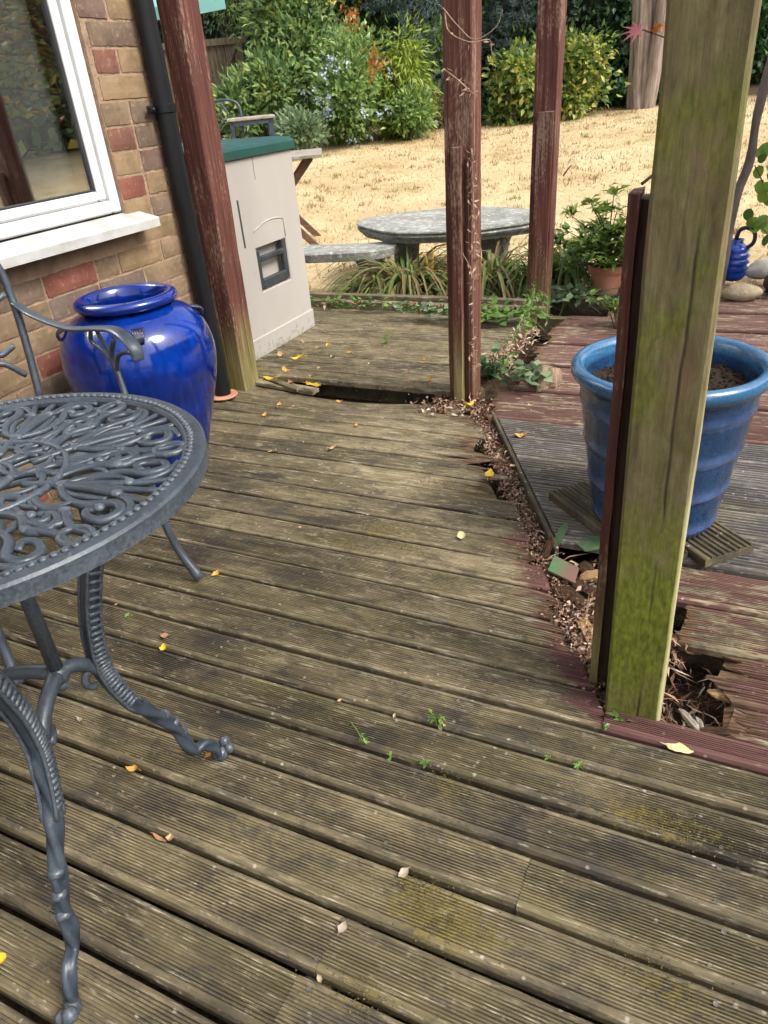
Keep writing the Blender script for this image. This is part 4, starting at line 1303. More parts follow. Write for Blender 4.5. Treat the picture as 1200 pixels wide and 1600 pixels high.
def crown(c, rad, nclump, per, rc, zmin=None, shell=.55, outward=1.0, up=.35, seed=1):
    g = np.random.default_rng(seed)
    c = np.array(c, float); rad = np.array(rad, float)
    nl = 8
    lc = unit(g.normal(size=(nl, 3))) * g.uniform(.25, .82, (nl, 1)); lr = g.uniform(.26, .52, nl)
    pick = g.integers(0, nl, nclump)
    q0 = unit(g.normal(size=(nclump, 3)))
    q = lc[pick] + q0 * lr[pick][:, None] * (shell + (1 - shell) * g.random((nclump, 1)) ** .6)
    C = c + q * rad
    ids = np.repeat(np.arange(nclump), per)
    off = g.normal(size=(len(ids), 3)) * .55
    P = C[ids] + off * rc
    D = off * .9 + outward * unit(q + q0)[ids] * .6 + g.normal(size=off.shape) * .45
    D[:, 2] += up
    N = g.normal(size=off.shape) * .5 + unit(q + q0)[ids] * .6 + [.25, -.2, .6]
    rnd = np.clip(.45 * g.random(nclump)[ids] + .55 * g.random(len(ids)), 0, 1)
    if zmin is not None:
        k = P[:, 2] > zmin + .01
        P, D, N, rnd = P[k], D[k], N[k], rnd[k]
    return P, D, N, rnd
def pxm(px, py, d):
    r = ray(px, py); return d / math.hypot(r.x, r.y) / FPX
def stems(parent, base, c, rad, n=7, r0=.02, name='stem', mat=None, seed=3, depth=1):
    rs = random.Random(seed); mb = MB()
    for _ in range(n):
        a = rs.random() * 6.28; e = Vector((c[0] + rad[0] * .75 * math.cos(a) * rs.uniform(.3, 1), c[1] + rad[1] * .75 * math.sin(a) * rs.uniform(.3, 1), c[2] + rad[2] * rs.uniform(-.1, .8)))
        b = Vector(base) + Vector((rs.uniform(-1, 1), rs.uniform(-1, 1), 0)) * r0 * 2
        m = b.lerp(e, .5) + Vector((rs.uniform(-.1, .1), rs.uniform(-.1, .1), rs.uniform(0, .1))) * rad[2]
        P = spline([b, m, e], 6); mb.tube(P, lerp_list([r0, r0 * .7, r0 * .3], len(P)), 6)
    return mb.build(name, mat or MAT['bark'], parent, smooth=True)
MAT['bark'] = m_simple('brown_bark', (.055, .038, .027), (.14, .10, .075), 12, .9, .9, .01, .1, stretch=(4, 4, .6))
MAT['pale_bark'] = m_simple('pale_furrowed_bark', (.24, .17, .135), (.56, .46, .385), 6, .95, 1.0, .03, .1, stretch=(6, 6, .5))
LM = {}
LM['laurel'] = m_leaf('laurel_leaf', [(0, (.030, .065, .024)), (.30, (.090, .17, .055)), (.65, (.20, .31, .09)), (.90, (.40, .46, .13)), (1, (.58, .44, .10))])
LM['plumbago'] = m_leaf('plumbago_leaf', [(0, (.050, .10, .030)), (.45, (.16, .27, .07)), (1, (.34, .45, .14))])
LM['lime'] = m_leaf('lime_leaf', [(0, (.08, .13, .016)), (.5, (.22, .31, .03)), (1, (.40, .47, .08))])
LM['cedar'] = m_leaf('blue_cedar_needle', [(0, (.045, .075, .070)), (.5, (.12, .18, .165)), (1, (.24, .32, .28))], rough=.6)
LM['dark'] = m_leaf('dark_hedge_leaf', [(0, (.012, .028, .012)), (.6, (.040, .085, .034)), (1, (.10, .17, .06))])
LM['ivy'] = m_leaf('ivy_leaf', [(0, (.018, .045, .018)), (.6, (.055, .13, .045)), (1, (.14, .26, .085))])
LM['aucuba'] = m_leaf('spotted_leaf', [(0, (.045, .095, .024)), (.40, (.13, .23, .045)), (.65, (.36, .38, .07)), (1, (.60, .54, .14))])
LM['silver'] = m_leaf('silver_green_leaf', [(0, (.07, .11, .06)), (.5, (.17, .25, .12)), (1, (.30, .38, .22))])
LM['flower'] = m_leaf('pale_blue_petal', [(0, (.42, .50, .72)), (1, (.70, .76, .88))], trans=.4)
LM['azalea'] = m_leaf('azalea_leaf', [(0, (.045, .085, .022)), (.45, (.13, .22, .040)), (1, (.36, .46, .08))])
LM['round'] = m_leaf('round_green_leaf', [(0, (.05, .11, .02)), (.6, (.13, .24, .03)), (.93, (.24, .36, .06)), (1, (.55, .33, .04))])
LM['maple'] = m_leaf('maple_leaf', [(0, (.035, .075, .015)), (.40, (.09, .15, .02)), (.66, (.28, .22, .03)), (.85, (.42, .13, .02)), (1, (.36, .045, .030))], trans=.45)
LM['strap'] = m_leaf('strap_leaf', [(0, (.10, .065, .030)), (.30, (.26, .19, .085)), (.55, (.30, .27, .10)), (.75, (.15, .21, .045)), (1, (.09, .165, .035))], rough=.5)
LM['strap_green'] = m_leaf('green_strap_leaf', [(0, (.22, .20, .07)), (.25, (.10, .16, .03)), (.7, (.085, .17, .035)), (1, (.20, .30, .08))], rough=.45)
LM['straw'] = m_leaf('straw_blade', [(0, (.24, .15, .07)), (.35, (.46, .335, .175)), (.6, (.60, .485, .295)), (.9, (.73, .63, .44)), (.97, (.27, .29, .10)), (1, (.17, .25, .07))], rough=.9, trans=.3, spec=.1)
LM['orange'] = m_leaf('orange_dead_leaf', [(0, (.30, .08, .02)), (1, (.50, .20, .05))])
LM['litter'] = m_leaf('dry_leaf_litter', [(0, (.030, .017, .011)), (.35, (.13, .070, .045)), (.62, (.30, .175, .115)), (.85, (.44, .30, .21)), (1, (.58, .48, .38))], rough=.85, trans=.1, spec=.15)
LM['weed'] = m_leaf('weed_leaf', [(0, (.08, .17, .03)), (1, (.20, .33, .07))])

def shrub(name, label, box, d, mat, L, W, nclump, per, depth=None, cat='shrub', seed=1, group=None, zmin_off=0.0, shell=.5, up=.35, base_px=None, rc=None, extra=None, stemmat=None, gap=0):
    d = d * 1.07 if d > 9.5 else d
    x0, y0, x1, y1 = box
    cx, cy = (x0 + x1) / 2, (y0 + y1) / 2
    s = pxm(cx, cy, d); c = at(cx, cy, d)
    rx = (x1 - x0) / 2 * s; rz_ = (y1 - y0) / 2 * s * 1.05
    g = ground_z(c.x, c.y)
    r = root(name, (c.x, c.y, g), 0, label, cat, group)
    lc = (0, 0, c.z - g)
    rad = (rx, depth or rx * .8, rz_)
    P, D, N, rnd = crown(lc, rad, nclump, per, rc or min(rx, rz_) * .30, zmin=.01, seed=seed, shell=shell, up=up)
    leaves('foliage', P, D, N, L * rng.uniform(.7, 1.2, len(P)), W * rng.uniform(.7, 1.2, len(P)), rnd, LM[mat], r)
    stems(r, (0, 0, -.05), lc, rad, 7, max(.008, rx * .03), seed=seed, mat=stemmat)
    return r, lc, rad

# ------------------------------------------------------------------ garden planting, left to right
# dense dark hedge that closes the view
gr = np.random.default_rng(21)
a0, b0 = at(150, 180, 16.0), at(1330, 180, 14.5)
hedge = root('hedge', ((a0.x + b0.x) / 2, (a0.y + b0.y) / 2, .6), math.atan2(b0.y - a0.y, b0.x - a0.x), 'tall dark evergreen hedge closing the far end of the garden', 'hedge')
HL = (b0 - a0).length
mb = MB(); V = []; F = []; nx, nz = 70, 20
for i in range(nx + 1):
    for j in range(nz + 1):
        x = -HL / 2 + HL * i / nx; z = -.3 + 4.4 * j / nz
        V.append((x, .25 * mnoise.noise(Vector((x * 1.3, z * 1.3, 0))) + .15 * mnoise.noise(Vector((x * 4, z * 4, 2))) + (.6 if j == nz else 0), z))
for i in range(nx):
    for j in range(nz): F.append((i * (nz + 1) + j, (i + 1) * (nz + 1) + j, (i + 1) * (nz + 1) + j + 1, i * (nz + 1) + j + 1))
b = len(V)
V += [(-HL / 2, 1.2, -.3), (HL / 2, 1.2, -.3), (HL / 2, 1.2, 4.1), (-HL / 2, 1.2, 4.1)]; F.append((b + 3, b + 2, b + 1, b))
MB().add(V, F).build('dark_core', m_simple('hedge_shadow_wood', (.006, .009, .005), (.02, .026, .012), 6, .95, .5), hedge)  # solid core, near black to stand for the shade between the leaves
n = 15000
P = np.stack([gr.uniform(-HL / 2, HL / 2, n), gr.normal(-.18, .16, n), gr.uniform(-.3, 4.1, n)], 1)
D = gr.normal(size=(n, 3)) + [0, -.6, .1]; N = gr.normal(size=(n, 3)) * .6 + [0, -.8, .5]
leaves('foliage', P, D, N, gr.uniform(.07, .14, n), gr.uniform(.04, .075, n), np.clip(gr.random(n) * .7 + .3 * np.sin(P[:, 0] * 2) * np.cos(P[:, 2] * 3) + .1, 0, 1), LM['dark'], hedge)

h2 = root('hedge', (7.5, 5.0, .1), R(90), 'leafy boundary hedge along the right side of the garden', 'hedge')
n = 6500
P = np.stack([gr.uniform(-9, 9, n), gr.normal(0, .35, n), gr.uniform(-.2, 3.4, n)], 1)
leaves('foliage', P, gr.normal(size=(n, 3)), gr.normal(size=(n, 3)) + [0, .8, .5], gr.uniform(.2, .34, n), gr.uniform(.1, .2, n), gr.random(n), LM['laurel'], h2)
MB().box((0, -.4, 1.5), (18, .3, 3.3)).build('dark_core', bpy.data.materials['hedge_shadow_wood'], h2)  # solid core again, the hedge's inner shade put into its colour
shrub('evergreen_shrub', 'tall glossy green shrub with a few yellow leaves, left of the blue flowers', (352, -140, 575, 205), 11.6, 'laurel', .125, .050, 300, 34, depth=.9, seed=2, rc=.26)
shrub('evergreen_shrub', 'low bright green shrub growing in front of the wooden gate', (335, 95, 470, 225), 10.9, 'laurel', .115, .046, 110, 34, depth=.6, seed=12, rc=.20)
r, lc, rad = shrub('flowering_shrub', 'rounded shrub dotted with pale blue flowers', (478, 88, 612, 212), 10.6, 'plumbago', .10, .045, 130, 34, depth=.6, seed=4, rc=.20)
g4 = np.random.default_rng(5)
fc = unit(g4.normal(size=(34, 3)) * [1, 1, 1] + [0.35, -.9, .2]) * np.array(rad) * 1.05 + np.array(lc)
for k_ in range(34):
    P = fc[k_] + g4.normal(size=(11, 3)) * .026
    o_ = leaves('flower_cluster', P, g4.normal(size=P.shape), g4.normal(size=P.shape) + [0, -1, .5], .036, .032, g4.random(len(P)), LM['flower'], r); o_['kind'] = 'stuff'
shrub('weeping_shrub', 'yellow green feathery shrub to the right of the blue flowers', (588, 72, 664, 205), 10.7, 'lime', .13, .026, 120, 40, depth=.45, seed=6, up=-.9, rc=.20)
shrub('ground_cover', 'low silvery green ground cover plant at the edge of the lawn', (425, 182, 530, 222), 10.0, 'silver', .085, .042, 90, 30, depth=.35, seed=7, up=.6, cat='plant', rc=.12)
shrub('leafy_shrub', 'small green shrub filling the foot of the border near the post', (600, 150, 670, 208), 10.5, 'plumbago', .09, .04, 36, 30, depth=.3, seed=8, rc=.14)
def cedar(label, box, d, seed, n=24, depth=.9):
    g = np.random.default_rng(seed)
    d *= 1.07
    x0, y0, x1, y1 = box
    s = pxm((x0 + x1) / 2, (y0 + y1) / 2, d); c = at((x0 + x1) / 2, (y0 + y1) / 2, d); gd = ground_z(c.x, c.y)
    r = root('cedar_tree', (c.x, c.y, gd), 0, label, 'tree', 'blue cedars')
    hw = (x1 - x0) / 2 * s; zlo = c.z - (y1 - y0) / 2 * s - gd; zhi = c.z + (y1 - y0) / 2 * s - gd
    MB().tube(spline([(0, .3, -.1), (.05, .3, (zlo + zhi) / 2), (0, .3, zhi + .8)], 8), lerp_list([.11, .08, .04], 17), 10).build('trunk', MAT['bark'], r, smooth=True)
    Ps = []; Ds = []; br = MB()
    for k in range(n):
        a = g.uniform(0, 6.28); z = g.uniform(zlo + .2, zhi + .7); rr = hw * g.uniform(.6, 1.1)
        e = np.array([rr * np.cos(a), .3 + depth * .8 * np.sin(a), z - .35 - .25 * g.random()])
        pts = spline([(0, .3, z), (e[0] * .5, .3 + (e[1] - .3) * .5, z - .02), tuple(e)], 6)
        br.tube(pts, lerp_list([.02, .012, .005], len(pts)), 5)
        for q in pts[3:]:
            for _ in range(9):
                t0 = np.array(q) + g.normal(size=3) * [.14, .14, .07]
                dr = g.normal(size=3) + [0, 0, .15]
                m_ = 15
                Ps.append(t0 + g.normal(size=(m_, 3)) * .012); Ds.append(dr + g.normal(size=(m_, 3)) * .9)
    br.build('branches', MAT['bark'], r, smooth=True)
    P = np.concatenate(Ps); D = np.concatenate(Ds)
    leaves('needles', P, D, g.normal(size=P.shape), g.uniform(.06, .11, len(P)), .016, np.clip(np.repeat(g.random(len(Ps)), 15) * .6 + g.random(len(P)) * .4, 0, 1), LM['cedar'], r)
cedar('drooping blue grey cedar left of the middle post', (560, -60, 715, 150), 12.0, 31, 34)
cedar('darker blue cedar seen between the two red posts', (745, -40, 850, 120), 12.6, 32, 24)
shrub('evergreen_shrub', 'mid green shrub mass rising behind the yellow spotted shrub', (690, -80, 885, 165), 12.9, 'laurel', .11, .05, 170, 30, depth=.5, seed=51, rc=.26)
shrub('evergreen_shrub', 'leafy green growth between the feathery shrub and the middle post', (610, 40, 735, 200), 12.2, 'plumbago', .10, .045, 110, 30, depth=.4, seed=52, rc=.22)
shrub('evergreen_shrub', 'tall green growth behind the blue flowered shrub', (500, -90, 640, 130), 12.4, 'laurel', .12, .05, 150, 30, depth=.5, seed=53, rc=.26)
shrub('dry_shrub', 'low brownish dry shrub at the lawn edge left of the middle post', (648, 150, 712, 205), 11.2, 'strap', .08, .02, 40, 26, depth=.25, seed=54, rc=.12)
shrub('spotted_laurel', 'yellow spotted shrub at the lawn edge between the two red posts', (742, 85, 868, 192), 11.0, 'aucuba', .12, .062, 90, 22, depth=.4, seed=9, rc=.17, up=.0)
shrub('variegated_shrub', 'green and yellow shrub right of the farther red post', (850, 62, 950, 180), 11.2, 'aucuba', .10, .06, 100, 24, depth=.4, seed=22, rc=.17, up=.0)
shrub('leafy_shrub', 'bright green shrub rising behind the variegated bush', (845, 70, 925, 140), 11.9, 'laurel', .09, .04, 60, 34, depth=.4, seed=14, rc=.18)
# ivy covered bank on the right with ground ivy
r, lc, rad = shrub('ivy_bank', 'dark ivy smothered bank behind the pale tree trunk', (880, -60, 1210, 175), 13.0, 'ivy', .12, .085, 330, 30, depth=.5, seed=15, rc=.30, up=-.2, cat='ivy')
shrub('ground_ivy', 'green ivy carpet spreading round the foot of the pale tree', (900, 140, 1075, 180), 11.9, 'ivy', .09, .07, 120, 24, depth=.35, seed=16, rc=.13, cat='ivy')
shrub('ground_ivy', 'dark ground ivy at the lawn edge under the cedar', (690, 160, 790, 205), 11.4, 'ivy', .08, .065, 70, 22, depth=.3, seed=17, rc=.12, cat='ivy')
def trunk(name, label, pts, rad, mat, cat='tree', n=48, ridge=.10, extra=None):
    b = Vector(pts[0]); r = root(name, b, 0, label, cat)
    P = spline([Vector(p) - b for p in pts], 10)
    MB().tube(P, lerp_list(rad, len(P)), n, mod=lambda s, th: 1 + ridge * math.sin(th * 7 + 1.3 * math.sin(s * 3)) + ridge * .7 * math.sin(th * 13 + s * 2)).build('trunk', mat, r, smooth=True)
    return r
b1 = at(1003, 152, 12.4)
tr = trunk('pale_tree', 'tree with two pale furrowed trunks beyond the lawn', [b1 - Vector((0, 0, .3)), at(1002, 90, 12.4), at(1006, 0, 12.4), at(1012, -160, 12.4)], [.20, .145, .135, .13], MAT['pale_bark'])
P = spline([at(1012, 150, 12.3) - b1 + Vector((0, 0, .1)), at(1026, 60, 12.3) - b1, at(1048, -80, 12.3) - b1], 8)
MB().tube(P, lerp_list([.10, .10, .09], len(P)), 16, mod=lambda s, th: 1 + .10 * math.sin(th * 6)).build('second_trunk', MAT['pale_bark'], tr, smooth=True)
g6 = np.random.default_rng(61); n = 2600
top_c = np.array(at(1010, -330, 12.4) - b1)
Pc, Dc, Nc, rc_ = crown(top_c, (1.3, 1.2, .8), 110, 30, .3, seed=62)
leaves('crown', Pc, Dc, Nc, .09, .05, rc_ * .7, LM['laurel'], tr)
# orange dead sprays caught in the shrubs
for (px, py, d, lab) in ((583, 98, 10.3, 'spray of orange dead leaves hanging above the blue flowers'), (548, 22, 10.8, 'small orange dead leaves high in the tall shrub')):
    c = at(px, py, d); g7 = np.random.default_rng(px)
    P = g7.normal(size=(60, 3)) * [.07, .05, .08]
    o = leaves('dead_leaf_spray', P, g7.normal(size=P.shape) + [0, 0, -.8], g7.normal(size=P.shape), .07, .03, g7.random(60), LM['orange'], None)
    o.location = c; tag(o, lab, 'dead leaves', kind='stuff')

# gate and fence at far left
gp = at(300, 130, 13.6); gg = ground_z(gp.x, gp.y)
gate = root('wooden_gate', (gp.x, gp.y, gg), YAW + R(4), 'weathered wooden gate with crossed braces behind the shrubs', 'gate')
MAT['fence'] = m_simple('weathered_fence_wood', (.085, .066, .043), (.20, .16, .105), 5, .9, .6, .004, .15, stretch=(12, 12, .8))
GH = at(345, 62, 13.6).z - gg
for k in range(14):
    MB().box((-.85 + k * .125, 0, GH / 2 - .02), (.118, .02, GH - .06), bevel=.003).build('board', MAT['fence'], gate)
fb = MB()
fb.box((0, -.03, GH - .03), (1.9, .05, .09)); fb.box((0, -.028, .12), (1.8, .045, .09)); fb.box((-.87, -.031, GH / 2), (.09, .05, GH)); fb.box((.82, -.031, GH / 2), (.09, .05, GH))
fb.build('frame', MAT['fence'], gate)
ang = math.atan2(GH - .2, .72)
for cx in (-.45, .40):
    for s in (-1, 1):
        MB().box((cx, -.030 - .012 * s, GH / 2), (math.hypot(GH - .2, .72), .02, .055), Matrix.Rotation(-s * ang, 3, 'Y')).build('brace', MAT['fence'], gate)
nb = at(318, 42, 19)
nh = root('brick_outbuilding', (nb.x, nb.y, ground_z(nb.x, nb.y)), YAW, 'pinkish brick outbuilding glimpsed above the gate', 'building')
MB().box((-1.6, .6, 1.3), (4.2, 1.2, 2.9), bevel=.02).build('wall', m_simple('pink_brick', (.30, .17, .13), (.48, .33, .27), 9, .9, .5), nh)
rf = MB(); rf.add([(-3.9, -.3, 2.7), (.7, -.3, 2.7), (.7, 1.5, 3.5), (-3.9, 1.5, 3.5), (-3.9, -.3, 2.8), (.7, -.3, 2.8), (.7, 1.5, 3.6), (-3.9, 1.5, 3.6)], [(0, 3, 2, 1), (4, 5, 6, 7), (0, 1, 5, 4), (1, 2, 6, 5), (2, 3, 7, 6), (3, 0, 4, 7)])
rf.build('roof', MAT['terracotta'], nh)
# climber over the gate
shrub('climber', 'dark fine leaved climber hanging over the gate', (305, -70, 405, 35), 12.8, 'laurel', .09, .02, 60, 30, depth=.4, seed=19, up=-.5, rc=.25, cat='climber')

# parasol
pc = at(192, -26, 9.0); gpz = ground_z(pc.x, pc.y)
par = root('garden_parasol', (pc.x, pc.y, gpz), R(12), 'pale turquoise garden parasol at the top left corner', 'parasol')
pz = at(330, -2, 9.0).z - gpz
V = [(0, 0, pz + .55)]; F = []
for k in range(8):
    a = 2 * math.pi * k / 8; V.append((1.02 * math.cos(a), 1.02 * math.sin(a), pz + .06))
for k in range(8):
    a = 2 * math.pi * k / 8; V.append((1.02 * math.cos(a), 1.02 * math.sin(a), pz - .06))
for k in range(8):
    F.append((0, 1 + k, 1 + (k + 1) % 8)); F.append((1 + k, 9 + k, 9 + (k + 1) % 8, 1 + (k + 1) % 8))
MB().add(V, F).build('canopy', m_leaf('turquoise_canvas', [(0, (.40, .74, .76)), (1, (.48, .80, .82))], rough=.8, trans=.55), par)
MB().tube([(0, 0, 0), (0, 0, pz + .6)], .02, 10).build('pole', MAT['handle'], par)
# folding wooden table behind the storage box
wt = at(432, 300, 6.45); wg = ground_z(wt.x, wt.y)
wtb = root('wooden_table', (wt.x, wt.y, wg), YAW + R(2), 'grey wooden slatted table with crossed legs behind the storage box', 'table')
MAT['grey_wood'] = m_simple('silvered_wood', (.16, .13, .105), (.42, .38, .33), 4, .85, .5, .002, .2, stretch=(3, 18, 10))
wz = at(480, 240, 6.45).z - wg
for k in range(5):
    MB().box((0, -.30 + k * .15, wz), (.80, .142, .022), bevel=.003).build('slat', MAT['grey_wood'], wtb)
MAT['brown_wood'] = m_simple('brown_oiled_wood', (.085, .045, .028), (.19, .11, .07), 6, .7, .4, .002, .25, stretch=(2, 2, 14))
for yy_ in (-.28, .28):
    for s in (-1, 1):
        a = math.atan2(wz, .62)
        MB().box((0, yy_ + s * .016, wz / 2 - .01), (math.hypot(wz, .62), .028, .05), Matrix.Rotation(-s * a, 3, 'Y'), bevel=.003).build('leg', MAT['brown_wood'], wtb)
MB().box((0, 0, wz - .035), (.05, .6, .03)).build('rail', MAT['brown_wood'], wtb)
# small blue framed table and iron chair by the shrubs
bt = at(392, 192, 9.2); bg_ = ground_z(bt.x, bt.y)
btb = root('small_table', (bt.x, bt.y, bg_), YAW + R(8), 'small garden table with pale top and blue frame near the shrubs', 'table')
bz = at(395, 184, 9.2).z - bg_
MAT['blue_metal'] = m_simple('dark_blue_metal', (.02, .03, .05), (.05, .07, .11), 8, .5, .1)
MB().box((0, 0, bz), (.52, .5, .03), bevel=.006).build('top', MAT['grey_wood'], btb)
MB().box((0, -.22, bz - .04), (.44, .02, .04)).build('apron', MAT['blue_metal'], btb)
for sx in (-.21, .21):
    for sy in (-.21, .21): MB().box((sx, sy, bz / 2 - .01), (.04, .04, bz - .02)).build('leg', MAT['blue_metal'], btb)
cc = at(349, 195, 9.0); cg = ground_z(cc.x, cc.y)
gch = root('iron_chair', (cc.x, cc.y, cg), YAW, 'dark iron garden chair beside the small blue table', 'chair')
def gtube(name, segs):
    mb = MB()
    for pts, rr in segs: mb.tube(spline(pts, 6), rr, 7)
    return mb.build(name, MAT['iron'], gch, smooth=True)
ctop = at(349, 158, 9.0).z - cg
gtube('backrest', [([(-.17, .15, .45), (-.18, .19, ctop - .1), (-.1, .2, ctop), (.1, .2, ctop), (.18, .19, ctop - .1), (.17, .15, .45)], .014), ([(-.05, .17, .47), (-.09, .19, .62), (.04, .19, .74), (-.03, .2, ctop)], .009), ([(.05, .17, .47), (.09, .19, .62), (-.04, .19, .74), (.03, .2, ctop)], .009)])
MB().lathe([(.0005, -.012), (.19, -.012), (.20, 0), (.19, .012), (.0005, .012)], 20, (0, 0, .45)).build('seat', MAT['iron'], gch, smooth=True)
for sx in (-1, 1):
    for sy in (-1, 1): gtube('leg', [([(sx * .13, sy * .13, .44), (sx * .15, sy * .15, .2), (sx * .19, sy * .19, .0)], .012)])
# ------------------------------------------------------------------ lawn blades
g = np.random.default_rng(77); n = 40000
ang = g.uniform(YAW - R(31), YAW + R(33), n); dist = np.sqrt(g.uniform(4.7 ** 2, 12.7 ** 2, n))
X = -np.sin(ang) * dist; Y = np.cos(ang) * dist
keep = ~((Y < 4.5) & (X > -3.4) & (X < 1.8)); X, Y = X[keep], Y[keep]; n = len(X)
Z = np.array([ground_z(a, b) for a, b in zip(X, Y)]) - .003
P = np.stack([X, Y, Z], 1)
az = g.uniform(0, 6.28, n); ln = g.uniform(.012, .045, n); lean = g.uniform(.2, 1.6, n); w = g.uniform(.003, .008, n)
dirv = np.stack([np.cos(az) * lean, np.sin(az) * lean, np.ones(n)], 1); dirv = unit(dirv) * ln[:, None]
side = np.stack([-np.sin(az), np.cos(az), 0 * az], 1) * w[:, None]
V = np.stack([P - side, P + side, P + dirv], 1).reshape(-1, 3)
patchn = np.array([mnoise.noise(Vector((a * .9, b * .9, 7))) for a, b in zip(X, Y)])
patch2 = np.array([mnoise.noise(Vector((a * 2.3, b * 2.3, 17))) for a, b in zip(X, Y)])
rnd = np.clip(g.random(n) * .42 + .30 + .55 * patchn + .35 * patch2 - .22 * np.clip((np.hypot(X, Y) - 8.5) / 3, 0, 1), 0, .92) + np.where((patch2 > .33) & (g.random(n) < .5), .08, 0)
rnd = np.clip(rnd, 0, 1)
lawn = np_mesh('grass', V, np.arange(n * 3).reshape(-1, 3), LM['straw'], None, {'rnd': np.repeat(rnd, 3)})
tag(lawn, 'short straw dry grass covering the parched lawn', 'grass', kind='stuff')

# coarse tufts standing out of the turf
g = np.random.default_rng(78); nt = 520
ang = g.uniform(YAW - R(31), YAW + R(33), nt); dist = np.sqrt(g.uniform(5.2 ** 2, 12.5 ** 2, nt))
tx, ty = -np.sin(ang) * dist, np.cos(ang) * dist
ids = np.repeat(np.arange(nt), 22); n = len(ids)
X = tx[ids] + g.normal(0, .035, n); Y = ty[ids] + g.normal(0, .035, n)
Z = np.array([ground_z(a, b) for a, b in zip(X, Y)]) - .003
az = g.uniform(0, 6.28, n); ln = g.uniform(.03, .075, n); lean = g.uniform(.3, 1.4, n)
dirv = unit(np.stack([np.cos(az) * lean, np.sin(az) * lean, np.ones(n)], 1)) * ln[:, None]
side = np.stack([-np.sin(az), np.cos(az), 0 * az], 1) * g.uniform(.003, .006, n)[:, None]
P = np.stack([X, Y, Z], 1)
V = np.stack([P - side, P + side, P + dirv], 1).reshape(-1, 3)
tuft = np.where(g.random(nt) < .30, 1.0, g.random(nt) * .5)
tg = np_mesh('grass', V, np.arange(n * 3).reshape(-1, 3), LM['straw'], None, {'rnd': np.repeat(np.clip(tuft[ids] + g.normal(0, .08, n), 0, 1), 3)})
tag(tg, 'scattered coarse grass tufts on the dry lawn', 'grass', kind='stuff')

# ------------------------------------------------------------------ strap leaved clumps in front of the stone table
def strap(label, c, nl, hgt, spread, mat, seed, wid=.013, group='strap leaved clumps along the deck edge', low=0.0):
    g = random.Random(seed)
    r = root('strap_leaf_plant', (c[0], c[1], c[2]), 0, label, 'plant', group)
    V = []; F = []; rn = []
    for k in range(nl):
        a = g.random() * 6.283; R0 = g.uniform(0, .07); L = hgt * g.uniform(.55, 1.25); sp = spread * g.uniform(.3, 1.15)
        b = Vector((R0 * math.cos(a), R0 * math.sin(a), 0)); o = Vector((math.cos(a), math.sin(a), 0)); s = Vector((-math.sin(a), math.cos(a), 0))
        dr = g.uniform(.55, 1.7) + low; w = wid * g.uniform(.6, 1.25); kink = g.random() < .25; tw = g.uniform(-2.2, 2.2); rv = g.random()
        base = len(V); m = 8
        for j in range(m + 1):
            t = j / m
            q = b + o * (sp * (t ** 1.3)) + Vector((0, 0, L * (1.7 * t - (.75 + dr) * t * t * (1.0 if not kink else 1 + .6 * t))))
            if q.z < .004: q.z = .004 + .01 * g.random()
            q += s * (.04 * tw * t * t)
            ww = w * (1 - .9 * t ** 2.2) * (.7 + .6 * math.sin(min(1, t * 2) * 1.57)) * .7
            V += [q - s * ww + Vector((0, 0, ww * .5)), q, q + s * ww + Vector((0, 0, ww * .5))]
            rn += [rv] * 3
        for j in range(m):
            i = base + j * 3
            F += [(i, i + 1, i + 4, i + 3), (i + 1, i + 2, i + 5, i + 4)]
    np_mesh('leaves', np.array([tuple(v) for v in V]), np.array(F), LM[mat], r, {'rnd': rn}, smooth=True)
    return r
def gpt(px, py, z): 
    q = gz(px, py, z); return (q.x, q.y, z)
strap('large half dead clump of arching strap leaves in front of the stone table', gpt(640, 472, -.10), 240, .50, .56, 'strap', 3)
strap('brown strap leaf clump between stone bench and the middle post', gpt(590, 476, -.10), 120, .42, .44, 'strap', 4)
strap('greener strap leaf clump just right of the middle post', gpt(770, 462, -.08), 170, .46, .50, 'strap', 5)
strap('lush green strap leaf clump right of the farther red post', gpt(885, 455, -.06), 170, .54, .46, 'strap_green', 6)
strap('drying strap leaf clump close behind the middle post', gpt(705, 474, -.10), 120, .38, .44, 'strap', 8)
strap('small green strap leaf tuft at the foot of the farther post', gpt(835, 462, -.08), 80, .42, .36, 'strap_green', 9)
# yellowed upright leaves
r = root('yellow_lily_leaf', gpt(672, 470, -.10), 0, 'upright yellow and orange dying leaf in the strap leaf clump', 'leaf')
for k, (dx, L, ry_) in enumerate(((0.0, .36, .10), (.02, .33, -.12), (-.05, .24, .25))):
    V = []; F = []
    for j in range(7):
        t = j / 6; w_ = .014 * (1 - t ** 3) + .001
        q = Vector((dx + ry_ * L * t, 0, L * t * (1 - .1 * t)))
        V += [q + Vector((-w_, .004, 0)), q, q + Vector((w_, .004, 0))]
    for j in range(6): F += [(j * 3, j * 3 + 1, j * 3 + 4, j * 3 + 3), (j * 3 + 1, j * 3 + 2, j * 3 + 5, j * 3 + 4)]
    o = np_mesh('blade', np.array([tuple(v) for v in V]), np.array(F), m_simple('yellow_leaf_%d' % k, (.42, .27, .03), (.62, .42, .06) if k != 2 else (.55, .25, .04), 12, .6, .1), r, smooth=True)

